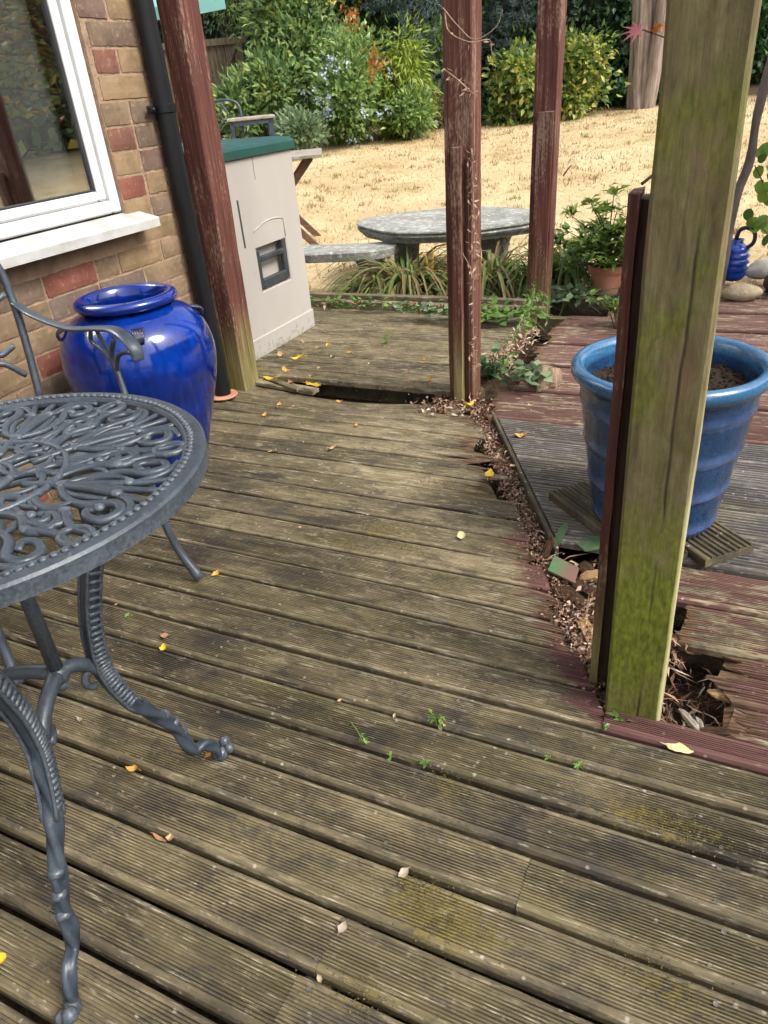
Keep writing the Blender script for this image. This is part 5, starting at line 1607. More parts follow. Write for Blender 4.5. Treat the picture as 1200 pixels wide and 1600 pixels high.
# ------------------------------------------------------------------ small leafy ground plants near the deck end
def groundleaf(name, label, c, rx, ry_, hh, nl, mat, L, W, seed, cat='plant', group=None):
    g = np.random.default_rng(seed)
    r = root(name, c, 0, label, cat, group)
    P = np.stack([g.normal(0, rx * .5, nl), g.normal(0, ry_ * .5, nl), np.abs(g.normal(0, hh * .6, nl)) + .006], 1)
    D = g.normal(size=(nl, 3)) * [1, 1, .25] + [0, 0, .15]; N = g.normal(size=(nl, 3)) * .35 + [0, -.2, 1]
    leaves('foliage', P, D, N, L * g.uniform(.6, 1.2, nl), W * g.uniform(.7, 1.2, nl), g.random(nl), LM[mat], r, fold=.10, droop=.12)
    mb = MB()
    for k in range(min(26, nl)):
        q = P[k * (nl // min(26, nl))]
        mb.tube(spline([(q[0] * .2, q[1] * .2, .0), (q[0] * .6, q[1] * .6, q[2] * .8), tuple(q)], 4), .0016, 5)
    mb.build('stems', LM['weed'], r)
    q_ = r.children[-1].data.attributes.new('rnd', 'FLOAT', 'POINT')
    return r
groundleaf('ivy_patch', 'bright green ivy leaves between the middle and farther posts', gpt(770, 497, .045), .26, .12, .05, 150, 'weed', .052, .046, 41, 'ivy', 'low leafy plants by the deck edge')
groundleaf('ivy_patch', 'green creeping leaves right of the farther post foot', gpt(890, 470, .0), .28, .14, .06, 150, 'silver', .045, .038, 42, 'ivy', 'low leafy plants by the deck edge')
groundleaf('creeping_plant', 'sparse green leaves along the far edge of the deck', gpt(560, 480, .05), .5, .05, .05, 60, 'weed', .04, .03, 43, 'plant', 'low leafy plants by the deck edge')
groundleaf('creeping_plant', 'pale leaves creeping over the border timber left of the middle post', gpt(660, 490, .06), .28, .05, .03, 46, 'silver', .045, .03, 44, 'plant', 'low leafy plants by the deck edge')
groundleaf('ivy_sprig', 'dark green ivy sprig beside the foot of the middle post', gpt(768, 592, .01), .07, .05, .07, 46, 'ivy', .042, .038, 45, 'ivy')
groundleaf('ivy_sprig', 'blue green ivy sprig on the rotten stump in front of the planter', gpt(826, 596, .05), .07, .05, .06, 40, 'silver', .046, .042, 46, 'ivy')
stump = MB().tube(spline([(0, 0, -.05), (0.01, 0, .04), (.015, .01, .085)], 5), lerp_list([.055, .05, .035], 11), 14, mod=lambda s, th: 1 + .2 * math.sin(th * 5 + s * 30) + .1 * math.sin(th * 11)).build('rotten_stump', m_simple('rotten_wood', (.16, .095, .06), (.45, .33, .24), 16, .95, 1.0, .01, .1, stretch=(3, 3, .6)))
stump.location = gpt(850, 606, 0); tag(stump, 'pale rotten wood stump behind the red board', 'stump')

# weed trailing along the joint between the posts
tw = root('trailing_weed', gpt(800, 560, .0), 0, 'thin trailing green weed with pale dry fluff between the two posts', 'weed')
g = np.random.default_rng(90)
mb = MB(); Ps = []
for k in range(7):
    a = Vector((g.uniform(-.05, .05), g.uniform(-.30, .45), .02)); e = a + Vector((g.uniform(-.08, .10), g.uniform(-.1, .25), g.uniform(.06, .24)))
    P_ = spline([a, a.lerp(e, .5) + Vector((.02, 0, .05)), e], 6); mb.tube(P_, .0014, 5)
    Ps += [np.array(q) for q in P_[2:]]
o = mb.build('stem', MAT['strawstem'] if 'strawstem' in MAT else m_simple('green_stem', (.12, .20, .05), (.25, .33, .10), 10, .7, .1), tw); o['kind'] = 'stuff'
P = np.repeat(np.array(Ps), 2, 0) + g.normal(size=(len(Ps) * 2, 3)) * .008
leaves('foliage', P, g.normal(size=P.shape), g.normal(size=P.shape) * .5 + [0, 0, 1], .034, .014, g.random(len(P)), LM['weed'], tw)
n = 420; P = np.stack([g.normal(-.02, .035, n), g.uniform(-.30, .40, n), np.abs(g.normal(.02, .018, n))], 1)
o = leaves('dry_fluff', P, g.normal(size=P.shape), g.normal(size=P.shape), .03, .009, g.random(n) * .3 + .7, LM['litter'], tw); o['kind'] = 'stuff'

# ------------------------------------------------------------------ potted azalea, terracotta
tp = gpt(945, 458, .004)
tpo = root('terracotta_pot', tp, 0, 'terracotta flower pot standing beyond the farther red post', 'flower pot')
MB().lathe([(.0005, 0), (.066, 0), (.069, .004), (.084, .115), (.094, .117), (.097, .122), (.098, .150), (.095, .154), (.088, .153), (.084, .12), (.07, .10), (.0005, .10)], 36).build('body', MAT['terracotta'], tpo, smooth=True, angle=35)
MB().lathe([(.0005, -.004), (.10, -.004), (.105, .012), (.10, .012), (.095, .0)], 30).build('saucer', MAT['handle'], tpo, smooth=True)
MB().lathe([(.0005, .128), (.05, .130), (.0845, .126)], 24).build('soil', MAT['soil'], tpo, smooth=True)
az = root('azalea_bush', (tp[0], tp[1], .13), 0, 'leafy green azalea growing in the terracotta pot', 'shrub')
g = np.random.default_rng(111); Ps = []; Ds = []; Rn = []
mb = MB()
for k in range(66):
    u = unit(g.normal(size=(1, 3)) * [1, 1, .8] + [.10, 0, .40])[0]; rr = g.uniform(.12, .37)
    tip = np.array([u[0] * rr * .82, u[1] * rr * .75, .05 + abs(u[2]) * rr * 1.08])
    mb.tube(spline([(0, 0, -.01), tuple(tip * [.35, .35, .6]), tuple(tip)], 5), lerp_list([.006, .004, .002], 11), 5)
    m_ = 17
    aa = g.uniform(0, 6.28, m_); el = g.uniform(-.2, .9, m_)
    Ds.append(np.stack([np.cos(aa) * np.cos(el), np.sin(aa) * np.cos(el), np.sin(el)], 1)); Ps.append(np.repeat([tip], m_, 0) + g.normal(size=(m_, 3)) * .012)
    Rn.append(np.clip(g.random(m_) * .5 + .5 * min(1, tip[2] / .4), 0, 1))
mb.build('stem', MAT['bark'], az)
P = np.concatenate(Ps); D = np.concatenate(Ds)
leaves('foliage', P, D, np.array([0, 0, 1]) + g.normal(size=P.shape) * .25, g.uniform(.045, .075, len(P)), g.uniform(.022, .034, len(P)), np.concatenate(Rn), LM['azalea'], az)
def sprig(name, label, c, hh, nb, seed, mat='azalea', L=.06, W=.02, sp=.11):
    r = root(name, c, 0, label, 'plant'); g = np.random.default_rng(seed); mb = MB(); Ps = []; Ds = []
    for k in range(nb):
        tip = np.array([g.normal(0, sp), g.normal(0, sp * .7), hh * g.uniform(.5, 1.05)])
        mb.tube(spline([(0, 0, -.02), tuple(tip * [.3, .3, .6]), tuple(tip)], 5), .0025, 5)
        m_ = 13; aa = g.uniform(0, 6.28, m_); el = g.uniform(-.3, .8, m_)
        Ds.append(np.stack([np.cos(aa) * np.cos(el), np.sin(aa) * np.cos(el), np.sin(el)], 1)); Ps.append(np.repeat([tip], m_, 0) * g.uniform(.75, 1, (m_, 1)))
    mb.build('stem', MAT['bark'], r)
    P = np.concatenate(Ps); D = np.concatenate(Ds)
    leaves('foliage', P, D, np.array([0, 0, 1]) + g.normal(size=P.shape) * .3, g.uniform(L * .7, L * 1.2, len(P)), g.uniform(W * .7, W * 1.2, len(P)), g.random(len(P)) * .8, LM[mat], r)
    return r
sprig('small_shrub', 'small dark leafed shrub on the red deck left of the green post', gpt(962, 515, .004), .15, 9, 121)
# round leaved plant at the right edge
rp = root('round_leaf_plant', (.17, 4.42, -.1), 0, 'young tree shoots with round green leaves at the right edge', 'plant')
g = np.random.default_rng(131); mb = MB(); Ps = []
for k in range(8):
    tip = Vector((g.uniform(-.22, .30), g.uniform(-.2, .2), g.uniform(.38, .78)))
    P_ = spline([(0.25 + .04 * k - .16, 0, 0), tip * .55 + Vector((.08, 0, .06)), tip], 6); mb.tube(P_, .003, 5); Ps += [np.array(q) for q in P_[3:]]
mb.build('stem', MAT['bark'], rp)
Ps = np.array(Ps); n = len(Ps)
V = []; F = []; rn = []
for q in np.concatenate([Ps, Ps + g.normal(size=Ps.shape) * .03]):
    c = q + g.normal(size=3) * .02; nn = unit((g.normal(size=(1, 3)) * .6 + [-.2, -1, .5]))[0]; u = unit(np.cross([nn], [[0, 0, 1]]))[0]; v = np.cross(nn, u); rr = g.uniform(.022, .036); b = len(V)
    V += [tuple(c + (u * math.cos(t) * .9 + v * math.sin(t)) * rr + nn * rr * .12 * math.cos(2 * t)) for t in np.linspace(0, 6.283, 11)[:-1]]
    F.append(tuple(range(b, b + 10))); rn += [g.random()] * 10
np_mesh('foliage', np.array(V), np.array(F), LM['round'], rp, {'rnd': rn})
# blue ribbed jug
jp = gpt(1143, 436, .0)
jug = root('blue_jug', jp, R(-20), 'bright blue ribbed jug with dark loop handle at the right, behind the stones', 'jug')
MAT['bluejug'] = m_simple('bright_blue_glaze', (.006, .035, .28), (.012, .075, .45), 20, .15, .1, .002, .5, coat=.5)
pr = [(.0005, 0), (.05, 0)]
for k in range(5):
    zz = .012 + k * .034
    pr += [(.056 + .010 * math.sin(math.pi * (k + .5) / 5), zz), (.068 + .012 * math.sin(math.pi * (k + .5) / 5), zz + .014), (.056 + .010 * math.sin(math.pi * (k + .9) / 5), zz + .031)]
pr += [(.045, .185), (.03, .20), (.034, .215), (.028, .215), (.024, .19), (.04, .17), (.0005, .16)]
MB().lathe(pr, 36).build('body', MAT['bluejug'], jug, smooth=True)
MB().tube(spline([(.045, 0, .165), (.085, 0, .20), (.085, 0, .25), (.045, 0, .275), (.005, 0, .26), (-.01, 0, .205)], 6), .011, 10).build('handle', MAT['lug'], jug, smooth=True)
# stones and the dark little pot
def rock(label, c, s, rz, seed, mat):
    mb = MB().ball((0, 0, 0), 1, 22, 14)
    mb.v = [tuple(Vector((x * s[0], y * s[1], z * s[2])) * (1 + .20 * mnoise.noise(Vector((x * 1.3 + seed, y * 1.3, z * 1.3))) + .05 * mnoise.noise(Vector((x * 5 + seed, y * 5, z * 5))))) for x, y, z in mb.v]
    o = mb.build('stone', mat, smooth=True); o.location = (c[0], c[1], c[2] + s[2] * .82); o.rotation_euler = (0, 0, rz)
    return tag(o, label, 'stone')
MAT['tanstone'] = m_simple('tan_stone', (.24, .18, .11), (.46, .38, .27), 10, .9, .7, .008, .15)
MAT['palestone'] = m_simple('pale_stone', (.34, .31, .27), (.62, .58, .52), 8, .85, .5, .006, .2)
rock('tan rounded stone at the foot of the blue jug', gpt(1156, 468, .01), (.095, .05, .045), R(8), 2, MAT['tanstone'])
rock('long pale stone at the right edge behind the tan stone', gpt(1205, 432, .0), (.17, .06, .055), R(28), 9, MAT['palestone'])
cd = root('metal_pot', gpt(1212, 462, .008), 0, 'little dark metal pot on feet at the right edge', 'pot')
MB().lathe([(.0005, .02), (.05, .025), (.068, .055), (.066, .085), (.05, .105), (.056, .112), (.05, .115), (.04, .10), (.0005, .06)], 28).build('body', m_simple('dark_rusty_iron', (.025, .018, .015), (.075, .05, .04), 18, .6, .4), cd, smooth=True)
for a in (0.4, 2.5, 4.4): MB().tube([(.045 * math.cos(a), .045 * math.sin(a), .035), (.055 * math.cos(a), .055 * math.sin(a), 0)], .009, 8).build('foot', MAT['dark_brown'], cd)

# ------------------------------------------------------------------ japanese maple behind the green post
mbase = Vector((-.115, 4.47, -.1))
mp = root('maple_tree', mbase, 0, 'slender maple behind the green post, its crown spreading to the right', 'tree')
def rel(p): return Vector(p) - mbase
P = spline([rel((-.115, 4.47, -.15)), rel((-.108, 4.47, .38)), rel((-.062, 4.47, .62)), rel((-.058, 4.47, .84)), rel((.0, 4.5, 1.15)), rel((.28, 4.48, 1.5)), rel((.6, 4.42, 1.9))], 7)
mb = MB(); mb.tube(P, lerp_list([.026, .024, .022, .021, .021, .019, .014], len(P)), 12, mod=lambda s, th: 1 + .06 * math.sin(th * 4 + s * 9) + .07 * math.sin(s * 26))
mb.build('trunk', m_simple('grey_maple_bark', (.10, .078, .07), (.20, .165, .15), 10, .85, .6, .005, .2, stretch=(4, 4, 1)), mp, smooth=True)
g = np.random.default_rng(141); br = MB(); tips = []
for k in range(46):
    s0 = P[g.integers(26, len(P))]
    e = Vector((1.05 + .88 * g.uniform(-1, 1), 4.25 + .75 * g.uniform(-1, 1), 1.85 + .75 * g.uniform(-1, .7))) - mbase
    if e.x + mbase.x < .26 + .1 * g.random(): e.x = .35 - mbase.x + .3 * g.random()
    q = spline([s0, s0.lerp(e, .5) + Vector((0, 0, .15)), e], 6); br.tube(q, lerp_list([.010, .006, .003], len(q)), 5); tips += [np.array(v) for v in q[5:]]
br.build('branches', MAT['bark'], mp, smooth=True)
def maple_leaf(c, n_, u, size, V, F, rn, rv):
    w = np.cross(n_, u); b = len(V)
    lob = [(0, 1), (.22, .34), (.50, .92), (.78, .30), (1.10, .74), (1.45, .24), (1.95, .46), (2.5, .14), (3.14, .08)]
    ang = [a for a, _ in lob] + [-a for a, _ in lob[-2:0:-1]]; rr = [r_ for _, r_ in lob] + [r_ for _, r_ in lob[-2:0:-1]]
    V.append(tuple(c)); rn.append(rv)
    for a, r_ in zip(ang, rr):
        V.append(tuple(c + (u * math.cos(a) + w * math.sin(a)) * r_ * size - n_ * size * .22 * r_ * r_)); rn.append(rv)
    m_ = len(ang)
    for i in range(m_): F.append((b, b + 1 + i, b + 1 + (i + 1) % m_))
V = []; F = []; rn = []
tips = np.array(tips)
for q in tips:
    for _ in range(8):
        c = q + g.normal(size=3) * [.09, .09, .06]
        nn = unit(g.normal(size=(1, 3)) * .45 + [0, 0, 1])[0]; u = unit(np.cross([nn], g.normal(size=(1, 3))))[0]
        maple_leaf(c, nn, u, g.uniform(.028, .048), V, F, rn, float(np.clip(g.beta(1.6, 2.0) * 1.0, 0, 1)))
np_mesh('crown', np.array(V), np.array(F), LM['maple'], mp, {'rnd': rn})
# the one dying maple leaf that hangs in front of the far trunk
lp = at(1003, 46, 1.72)
lf = root('maple_leaf', lp, 0, 'dying red and orange maple leaf hanging beside the top of the green post', 'leaf')
V = []; F = []; rn = []
nn = unit(np.array([[.15, -.75, .6]]))[0]; u = unit(np.array([[-1, -.1, -.1]]))[0]; u = u - nn * (u @ nn); u /= np.linalg.norm(u)
maple_leaf(np.array([-.006, 0, 0]), nn, u, .038, V, F, rn, .0)
np_mesh('blade', np.array(V), np.array(F), m_simple('dull_crimson_leaf', (.11, .022, .030), (.24, .065, .075), 30, .6, .1), lf)
V = []; F = []; rn = []
for k in range(14):
    c = np.array([.010 + .0042 * k, .002 * math.sin(k), .004 * math.sin(k * 1.7) - .002 + .0007 * k]); m3 = unit(g.normal(size=(1, 3)))[0]; u3 = unit(np.cross([m3], g.normal(size=(1, 3))))[0]
    maple_leaf(c, m3, u3, g.uniform(.008, .015), V, F, rn, .5)
np_mesh('shrivelled_part', np.array(V), np.array(F), m_simple('orange_leaf', (.42, .10, .015), (.62, .24, .04), 30, .6, .1), lf)
MB().tube(spline([(.0, 0, 0), (.03, .01, -.012), (.075, .02, -.028), (.14, .05, -.03)], 5), .0012, 5).build('stalk', MAT['bark'], lf)

# ------------------------------------------------------------------ dry vines on the middle post
MAT['dryvine'] = m_simple('dry_vine', (.16, .11, .07), (.36, .27, .18), 40, .9, .3)
def vine(label, pts, r_=.0022, leafn=0, seed=0):
    b = Vector(pts[0]); q = spline([Vector(p) - b for p in pts], 7)
    o = root('dry_vine', b, 0, label, 'vine', 'dry vines on the red posts')
    MB().tube(q, lerp_list([r_, r_ * .8, r_ * .5], len(q)), 6).build('stem', MAT['dryvine'], o, smooth=True)
    if leafn:
        g = np.random.default_rng(seed); ids_ = g.integers(0, len(q), leafn); P = np.array([tuple(q[i]) for i in ids_]) + g.normal(size=(leafn, 3)) * .006
        leaves('dead_leaves', P, g.normal(size=P.shape) + [0, 0, -.8], g.normal(size=P.shape), .022, .007, g.random(leafn) * .4 + .5, LM['litter'], o)
    return o
vine('thin dry vine crossing the top of the middle post', [at(692, 12, 2.69), at(715, 40, 2.66), at(742, 62, 2.63), at(775, 42, 2.62), at(785, 15, 2.62)], .0022, 0)
vine('dry vine looped round the middle post with dead leaves', [at(695, 20, 2.69), at(702, 50, 2.64), at(735, 66, 2.62), at(764, 62, 2.66), at(768, 82, 2.66)], .0022, 8, 2)
vine('hairy dry root climbing diagonally on the middle post', [at(693, 108, 2.70), at(712, 122, 2.66), at(730, 138, 2.63), at(744, 150, 2.61)], .003, 26, 3)
vine('dry rootlets running down the batten of the middle post', [at(737, 232, 2.585), at(739, 300, 2.575), at(741, 380, 2.565), at(739, 470, 2.555), at(741, 570, 2.55)], .0026, 120, 4)
vine('dry tendril across the lower batten of the middle post', [at(722, 395, 2.565), at(732, 412, 2.555), at(740, 430, 2.55), at(752, 428, 2.56)], .0016, 8, 5)
for (pa, pb, lab) in (((880, 275), (893, 258), 'short bare twig on the right side of the farther post'), ((1002, 288), (1042, 262), 'bare twig poking out left of the green post')):
    dd = 3.92 if pa[0] < 900 else 1.75
    a = at(*pa, dd); e = at(*pb, dd); o = MB().tube(spline([(0, 0, 0), (e - a) * .5 + Vector((0, 0, .003)), e - a], 4), .0035, 6).build('twig', MAT['bark'], smooth=True); o.location = a; tag(o, lab, 'twig')

# ------------------------------------------------------------------ rotten litter in the joint
g = np.random.default_rng(151)
def litter(name, label, sampler, n, L, W, seed, mat='litter', zjit=.012):
    gg_ = np.random.default_rng(seed)
    P = np.array([sampler(gg_) for _ in range(n)])
    D = gg_.normal(size=(n, 3)) * [1, 1, .45]; N = gg_.normal(size=(n, 3)) * .7 + [0, 0, 1]
    o = leaves(name, P, D, N, L * gg_.uniform(.4, 1.4, n), W * gg_.uniform(.5, 1.4, n), gg_.random(n), LM[mat], None, fold=.35, droop=.3)
    return tag(o, label, 'litter', kind='stuff')
def s_joint(q):
    y = q.uniform(1.06, 2.52); c = joint_x(y) + .012
    return (c + q.normal(0, .015), y, -.034 + abs(q.normal(0, .012)))
litter('leaf_litter', 'dry leaves and rotten wood crumbs filling the joint between the decks', s_joint, 3800, .019, .008, 1)
def s_hole(q):
    return (q.uniform(-.02, .26), q.uniform(1.05, 1.34), -.125 + abs(q.normal(0, .03)))
litter('leaf_litter', 'dry litter and splinters in the rotten hole beside the green post', s_hole, 700, .040, .005, 2)
def s_gap(q):
    y = q.uniform(1.16, 1.60); t = q.random()
    return (joint_x(y) + .02 + t * (.22 if y > 1.3 else .10), y, -.055 + abs(q.normal(0, .022)))
litter('leaf_litter', 'heap of rotten wood chips and leaves left of the green post', s_gap, 1500, .028, .011, 3)
def s_tw(q):
    y = q.uniform(1.06, 2.52); return (joint_x(y) + .012 + q.normal(0, .016), y, -.018 + abs(q.normal(0, .010)))
litter('twig_litter', 'thin broken twigs and fibres scattered along the joint between the decks', s_tw, 220, .050, .0024, 8)
litter('leaf_litter', 'fine crumbs of rotten wood strewn along both sides of the joint', lambda q: (lambda y: (joint_x(y) + .004 + q.normal(0, .026), y, -.006 + abs(q.normal(0, .004))))(q.uniform(1.06, 2.52)), 2600, .0075, .005, 10)
litter('twig_litter', 'thin twigs and bark strips heaped left of the green post', s_gap, 260, .075, .004, 9)
def s_far(q):
    return (q.uniform(-2.2, -1.0), 3.655 + q.normal(0, .022), .044 + abs(q.normal(0, .006)))
litter('leaf_litter', 'line of dry leaves lying against the far border timber', s_far, 330, .03, .014, 4)
def s_foot(q):
    return (-.95 + q.normal(0, .07), 2.50 + q.normal(0, .05), -.015 + abs(q.normal(0, .012)))
litter('leaf_litter', 'dark rotten crumbs round the foot of the middle post', s_foot, 420, .026, .010, 5)
MAT['splinter'] = m_simple('fresh_split_wood', (.22, .125, .06), (.50, .33, .17), 10, .85, .8, .004, .15, stretch=(2, 40, 40))
MAT['rotbrown'] = m_simple('rotten_brown_wood', (.035, .020, .013), (.15, .09, .055), 12, .95, 1.0, .006, .1, stretch=(3, 30, 30))
def splint(label, a, b, w, t, mat, seed=0, group='broken wood splinters'):
    a = Vector(a); b = Vector(b); L = (b - a).length; n = 7; V = []; rs = random.Random(seed)
    for j in range(n + 1):
        u = j / n; x = L * u; tap = (1 - .75 * abs(2 * u - 1) ** 3)
        for (y, z) in ((-.5, -.5), (.5, -.5), (.5, .5), (0, .62), (-.5, .5)):
            V.append((x + rs.uniform(-.4, .4) * L / n * .4, y * w * tap + rs.uniform(-.1, .1) * w, z * t * tap + rs.uniform(-.12, .12) * t))
    F = [(j * 5 + i, j * 5 + (i + 1) % 5, (j + 1) * 5 + (i + 1) % 5, (j + 1) * 5 + i) for j in range(n) for i in range(5)] + [(4, 3, 2, 1, 0), tuple(n * 5 + i for i in range(5))]
    o = MB().add(V, F).build('wood_splinter', mat); o.location = a
    d = (b - a).normalized(); o.rotation_euler = (0, -math.asin(d.z), math.atan2(d.y, d.x))
    return tag(o, label, 'splinter', group)
sp = lambda px, py, z=.0: gz(px, py, z)
splint('pale split batten lying in the joint left of the green post', sp(905, 965, -.02), sp(932, 1015, -.02), .030, .018, MAT['splinter'], 1)
splint('dark rotten rail end in the joint left of the pale splinter', sp(885, 945, -.03), sp(925, 1030, -.04), .025, .03, MAT['rotbrown'], 2)
splint('brown rotten flap hanging over the upper edge of the hole', sp(1052, 1000, -.012), sp(1100, 1012, -.03), .05, .012, MAT['splinter'], 3)
splint('grey stick standing in the hole beside the green post', sp(1062, 1108, -.04), sp(1098, 1148, -.02), .011, .011, MAT['grey_wood'], 4)
splint('second thin grey stick in the hole beside the green post', sp(1088, 1120, -.03), sp(1104, 1150, -.015), .008, .008, MAT['grey_wood'], 5)
splint('torn pale fibres at the lower edge of the hole', sp(1105, 1080, -.015), sp(1170, 1098, -.012), .022, .010, MAT['splinter'], 6)
splint('torn brown fibres on the front red board', sp(1095, 1140, -.006), sp(1165, 1150, -.004), .020, .008, MAT['rotbrown'], 7)
splint('curl of brown bark near the green slate', sp(905, 905, .0), sp(940, 895, .012), .03, .012, MAT['splinter'], 8)
splint('short brown stick leaning on the end of the edge board', sp(848, 880, -.02), sp(862, 838, .03), .018, .012, MAT['rotbrown'], 9)
splint('dark twig standing at the corner below the middle post', sp(748, 655, -.01), sp(757, 634, .03), .008, .008, MAT['rotbrown'], 10)
for k_, (px, py, s_) in enumerate(((880, 930, .035), (905, 915, .028), (900, 940, .03), (925, 925, .022), (870, 905, .022), (915, 890, .03))):
    c = sp(px, py, -.015); o = rock(['largest rotten wood lump in the heap left of the green post', 'crumbling wood lump just right of the green chip', 'rotten lump in the middle of the wood heap by the green post', 'small rotten lump touching the green post batten', 'small rotten lump just below the green chip', 'rotten lump above the bark curl beside the green post'][k_], (c.x, c.y, -.03), (s_, s_ * .7, s_ * .6), k_, k_ + 3, MAT['rotbrown'])
    o.name = 'wood_lump'; tag(o, cat='wood lump', group='rotten wood lumps beside the green post')
# green slate fragment and green plastic leaf
def shard(name, label, pts, t, mat, cat):
    P = [sp(*p) for p in pts]; b = P[0]
    n = len(P); V = [tuple(q - b) for q in P] + [tuple(q - b + Vector((0, 0, t))) for q in P]
    F = [tuple(range(n - 1, -1, -1)), tuple(range(n, 2 * n))] + [(i, (i + 1) % n, n + (i + 1) % n, n + i) for i in range(n)]
    o = MB().add(V, F).build(name, mat); o.location = b
    return tag(o, label, cat)
def m_slate():
    t = NT('green_painted_chip'); P = t.coord(); n_ = t.noise(P, 25, 4)
    sep = t.n('ShaderNodeSeparateXYZ'); t.set(sep.inputs[0], P)
    f = t.math('ADD', t.math('MULTIPLY', sep.outputs[0], 9.0), t.math('MULTIPLY', n_, .8))
    return t.bsdf(t.ramp(f, [(.45, (.075, .17, .075)), (.95, (.17, .10, .075))]), .6, t.bump(n_, .4, .002))
shard('slate_chip', 'flat green painted chip lying in the joint', [(856, 893, .006), (897, 913, .004), (905, 890, .016), (866, 870, .016)], .005, m_slate(), 'chip')
MAT['dullgreen'] = m_simple('dull_green_leaf', (.030, .065, .030), (.08, .14, .06), 20, .6, .3)
shard('dead_leaf', 'dull green leaf standing in the joint above the chip', [(858, 862, -.005), (872, 828, .02), (884, 815, .035), (888, 824, .03), (876, 850, .012)], .0015, MAT['dullgreen'], 'leaf')
shard('dead_leaf', 'blue green leaf lying at the edge of the grey boards by the post', [(895, 846, .012), (920, 838, .016), (942, 838, .02), (938, 858, .014), (915, 862, .012)], .0015, MAT['dullgreen'], 'leaf')

# ------------------------------------------------------------------ fallen leaves one by one
LC = {'yellow': ((.52, .33, .02), (.68, .46, .05)), 'pale': ((.58, .52, .24), (.70, .64, .34)), 'orange': ((.46, .22, .04), (.62, .36, .10)), 'tan': ((.36, .24, .12), (.52, .38, .22)), 'brown': ((.24, .12, .06), (.40, .22, .13)), 'white': ((.28, .22, .16), (.42, .35, .27))}
LCM = {k_: m_simple(k_ + '_fallen_leaf', a, b_, 60, .7, .3, .001, .2) for k_, (a, b_) in LC.items()}
def fallen(px, py, size, colour, label=None, asp=.5, curl=.3, z=.003, rz=None, group='small dry leaves on the deck'):
    size *= 1.35
    c = gz(px, py, z); rs = random.Random(px * 31 + py)
    n, m_ = 7, 4; V = []; F = []
    for i in range(n + 1):
        t = i / n; w = math.sin(math.pi * (t ** .85)) * asp * (1 + .12 * math.sin(t * 17 + px)) + .02
        for j in range(m_ + 1):
            u = -1 + 2 * j / m_
            V.append(((t - .5) * size, u * w * size * .5, size * curl * (.55 * (2 * t - 1) ** 2 + .5 * u * u * w) + size * .05 * math.sin(t * 9 + u * 3 + px) + .001))
    for i in range(n):
        for j in range(m_): F.append((i * (m_ + 1) + j, (i + 1) * (m_ + 1) + j, (i + 1) * (m_ + 1) + j + 1, i * (m_ + 1) + j + 1))
    mb = MB().add(V, F); mb.tube([(-size * .72, 0, .003), (-size * .45, 0, size * curl * .4)], size * .02, 5)
    o = mb.build('fallen_leaf', LCM[colour], smooth=True); o.location = c
    o.rotation_euler = (rs.uniform(-.2, .2), rs.uniform(-.2, .2), rs.uniform(0, 6.28) if rz is None else rz)
    zone = 'on the red deck beyond the joint' if px > 745 else ('on the far deck near the storage box' if py < 603 and px < 530 else 'on the far deck left of the middle post' if py < 603 else 'on the boards just this side of the hole' if py < 720 else 'on the open boards in the middle of the deck' if px > 400 else 'on the boards beside the table')
    return tag(o, label or 'small dry %s leaf %s' % (colour, zone), 'leaf', group if label is None else None)
fallen(1062, 1170, .036, 'pale', 'pale yellow oval leaf on the front edge of the red board', .42, .05, .006, rz=R(-10))
fallen(765, 742, .036, 'yellow', 'bright yellow leaf on the litter beside the grey boards', .55, .3, .012, rz=R(95))
fallen(734, 636, .050, 'yellow', 'yellow leaf propped upright at the foot of the middle post', .45, .5, .02, rz=R(80))
fallen(722, 840, .026, 'pale', 'small pale yellow leaf on the mossy boards near the joint', .7, .5)
fallen(815, 683, .034, 'orange', 'curled amber leaf on the grey grooved boards', .5, .6, .012)
fallen(801, 730, .020, 'tan', None, .6, .4, .012)
fallen(490, 602, .075, 'yellow', 'long yellow leaf on the split board at the hole', .30, .15, .02, rz=R(-20))
fallen(425, 592, .060, 'yellow', 'broad yellow leaf beside the foot of the left red post', .42, .2, .03, rz=R(10))
fallen(466, 561, .045, 'yellow', 'small bright yellow leaf in front of the storage box', .5, .5, .055)
fallen(446, 581, .040, 'orange', 'amber leaf at the edge of the split board', .5, .5, .05)
fallen(260, 996, .022, 'brown', 'pinkish brown curled leaf near the chair foot', .6, .5, .003, rz=R(10))
fallen(257, 1016, .016, 'yellow', 'tiny yellow crumpled leaf below the pinkish one', .8, .9)
fallen(338, 898, .020, 'orange', 'small amber leaf touching the chair foot', .6, .6)
fallen(208, 1205, .018, 'orange', 'orange crumpled leaf left of the curled table foot', .6, .9)
fallen(328, 1182, .014, 'orange', 'orange scrap under the curled table foot', .6, .7)
fallen(250, 1311, .024, 'brown', 'reddish brown stalk with a pale flower end', .20, .3, .003, rz=R(-5))
fallen(268, 1312, .011, 'tan', 'pale flower end of the reddish stalk', .9, 1.0)
fallen(536, 1450, .014, 'white', 'pale crumpled scrap on a board near the bottom', .7, .35)
fallen(630, 1366, .017, 'white', 'pale torn leaf above the moss patch', .6, .35)
fallen(125, 1125, .022, 'white', 'whitish curved leaf skeleton beside the table leg', .25, .3)
fallen(4, 1503, .014, 'yellow', 'yellow scrap at the left edge near the front table leg', .8, .8)
fallen(495, 752, .020, 'white', 'little white feather on the dark boards', .25, .2, .003, rz=R(-8))
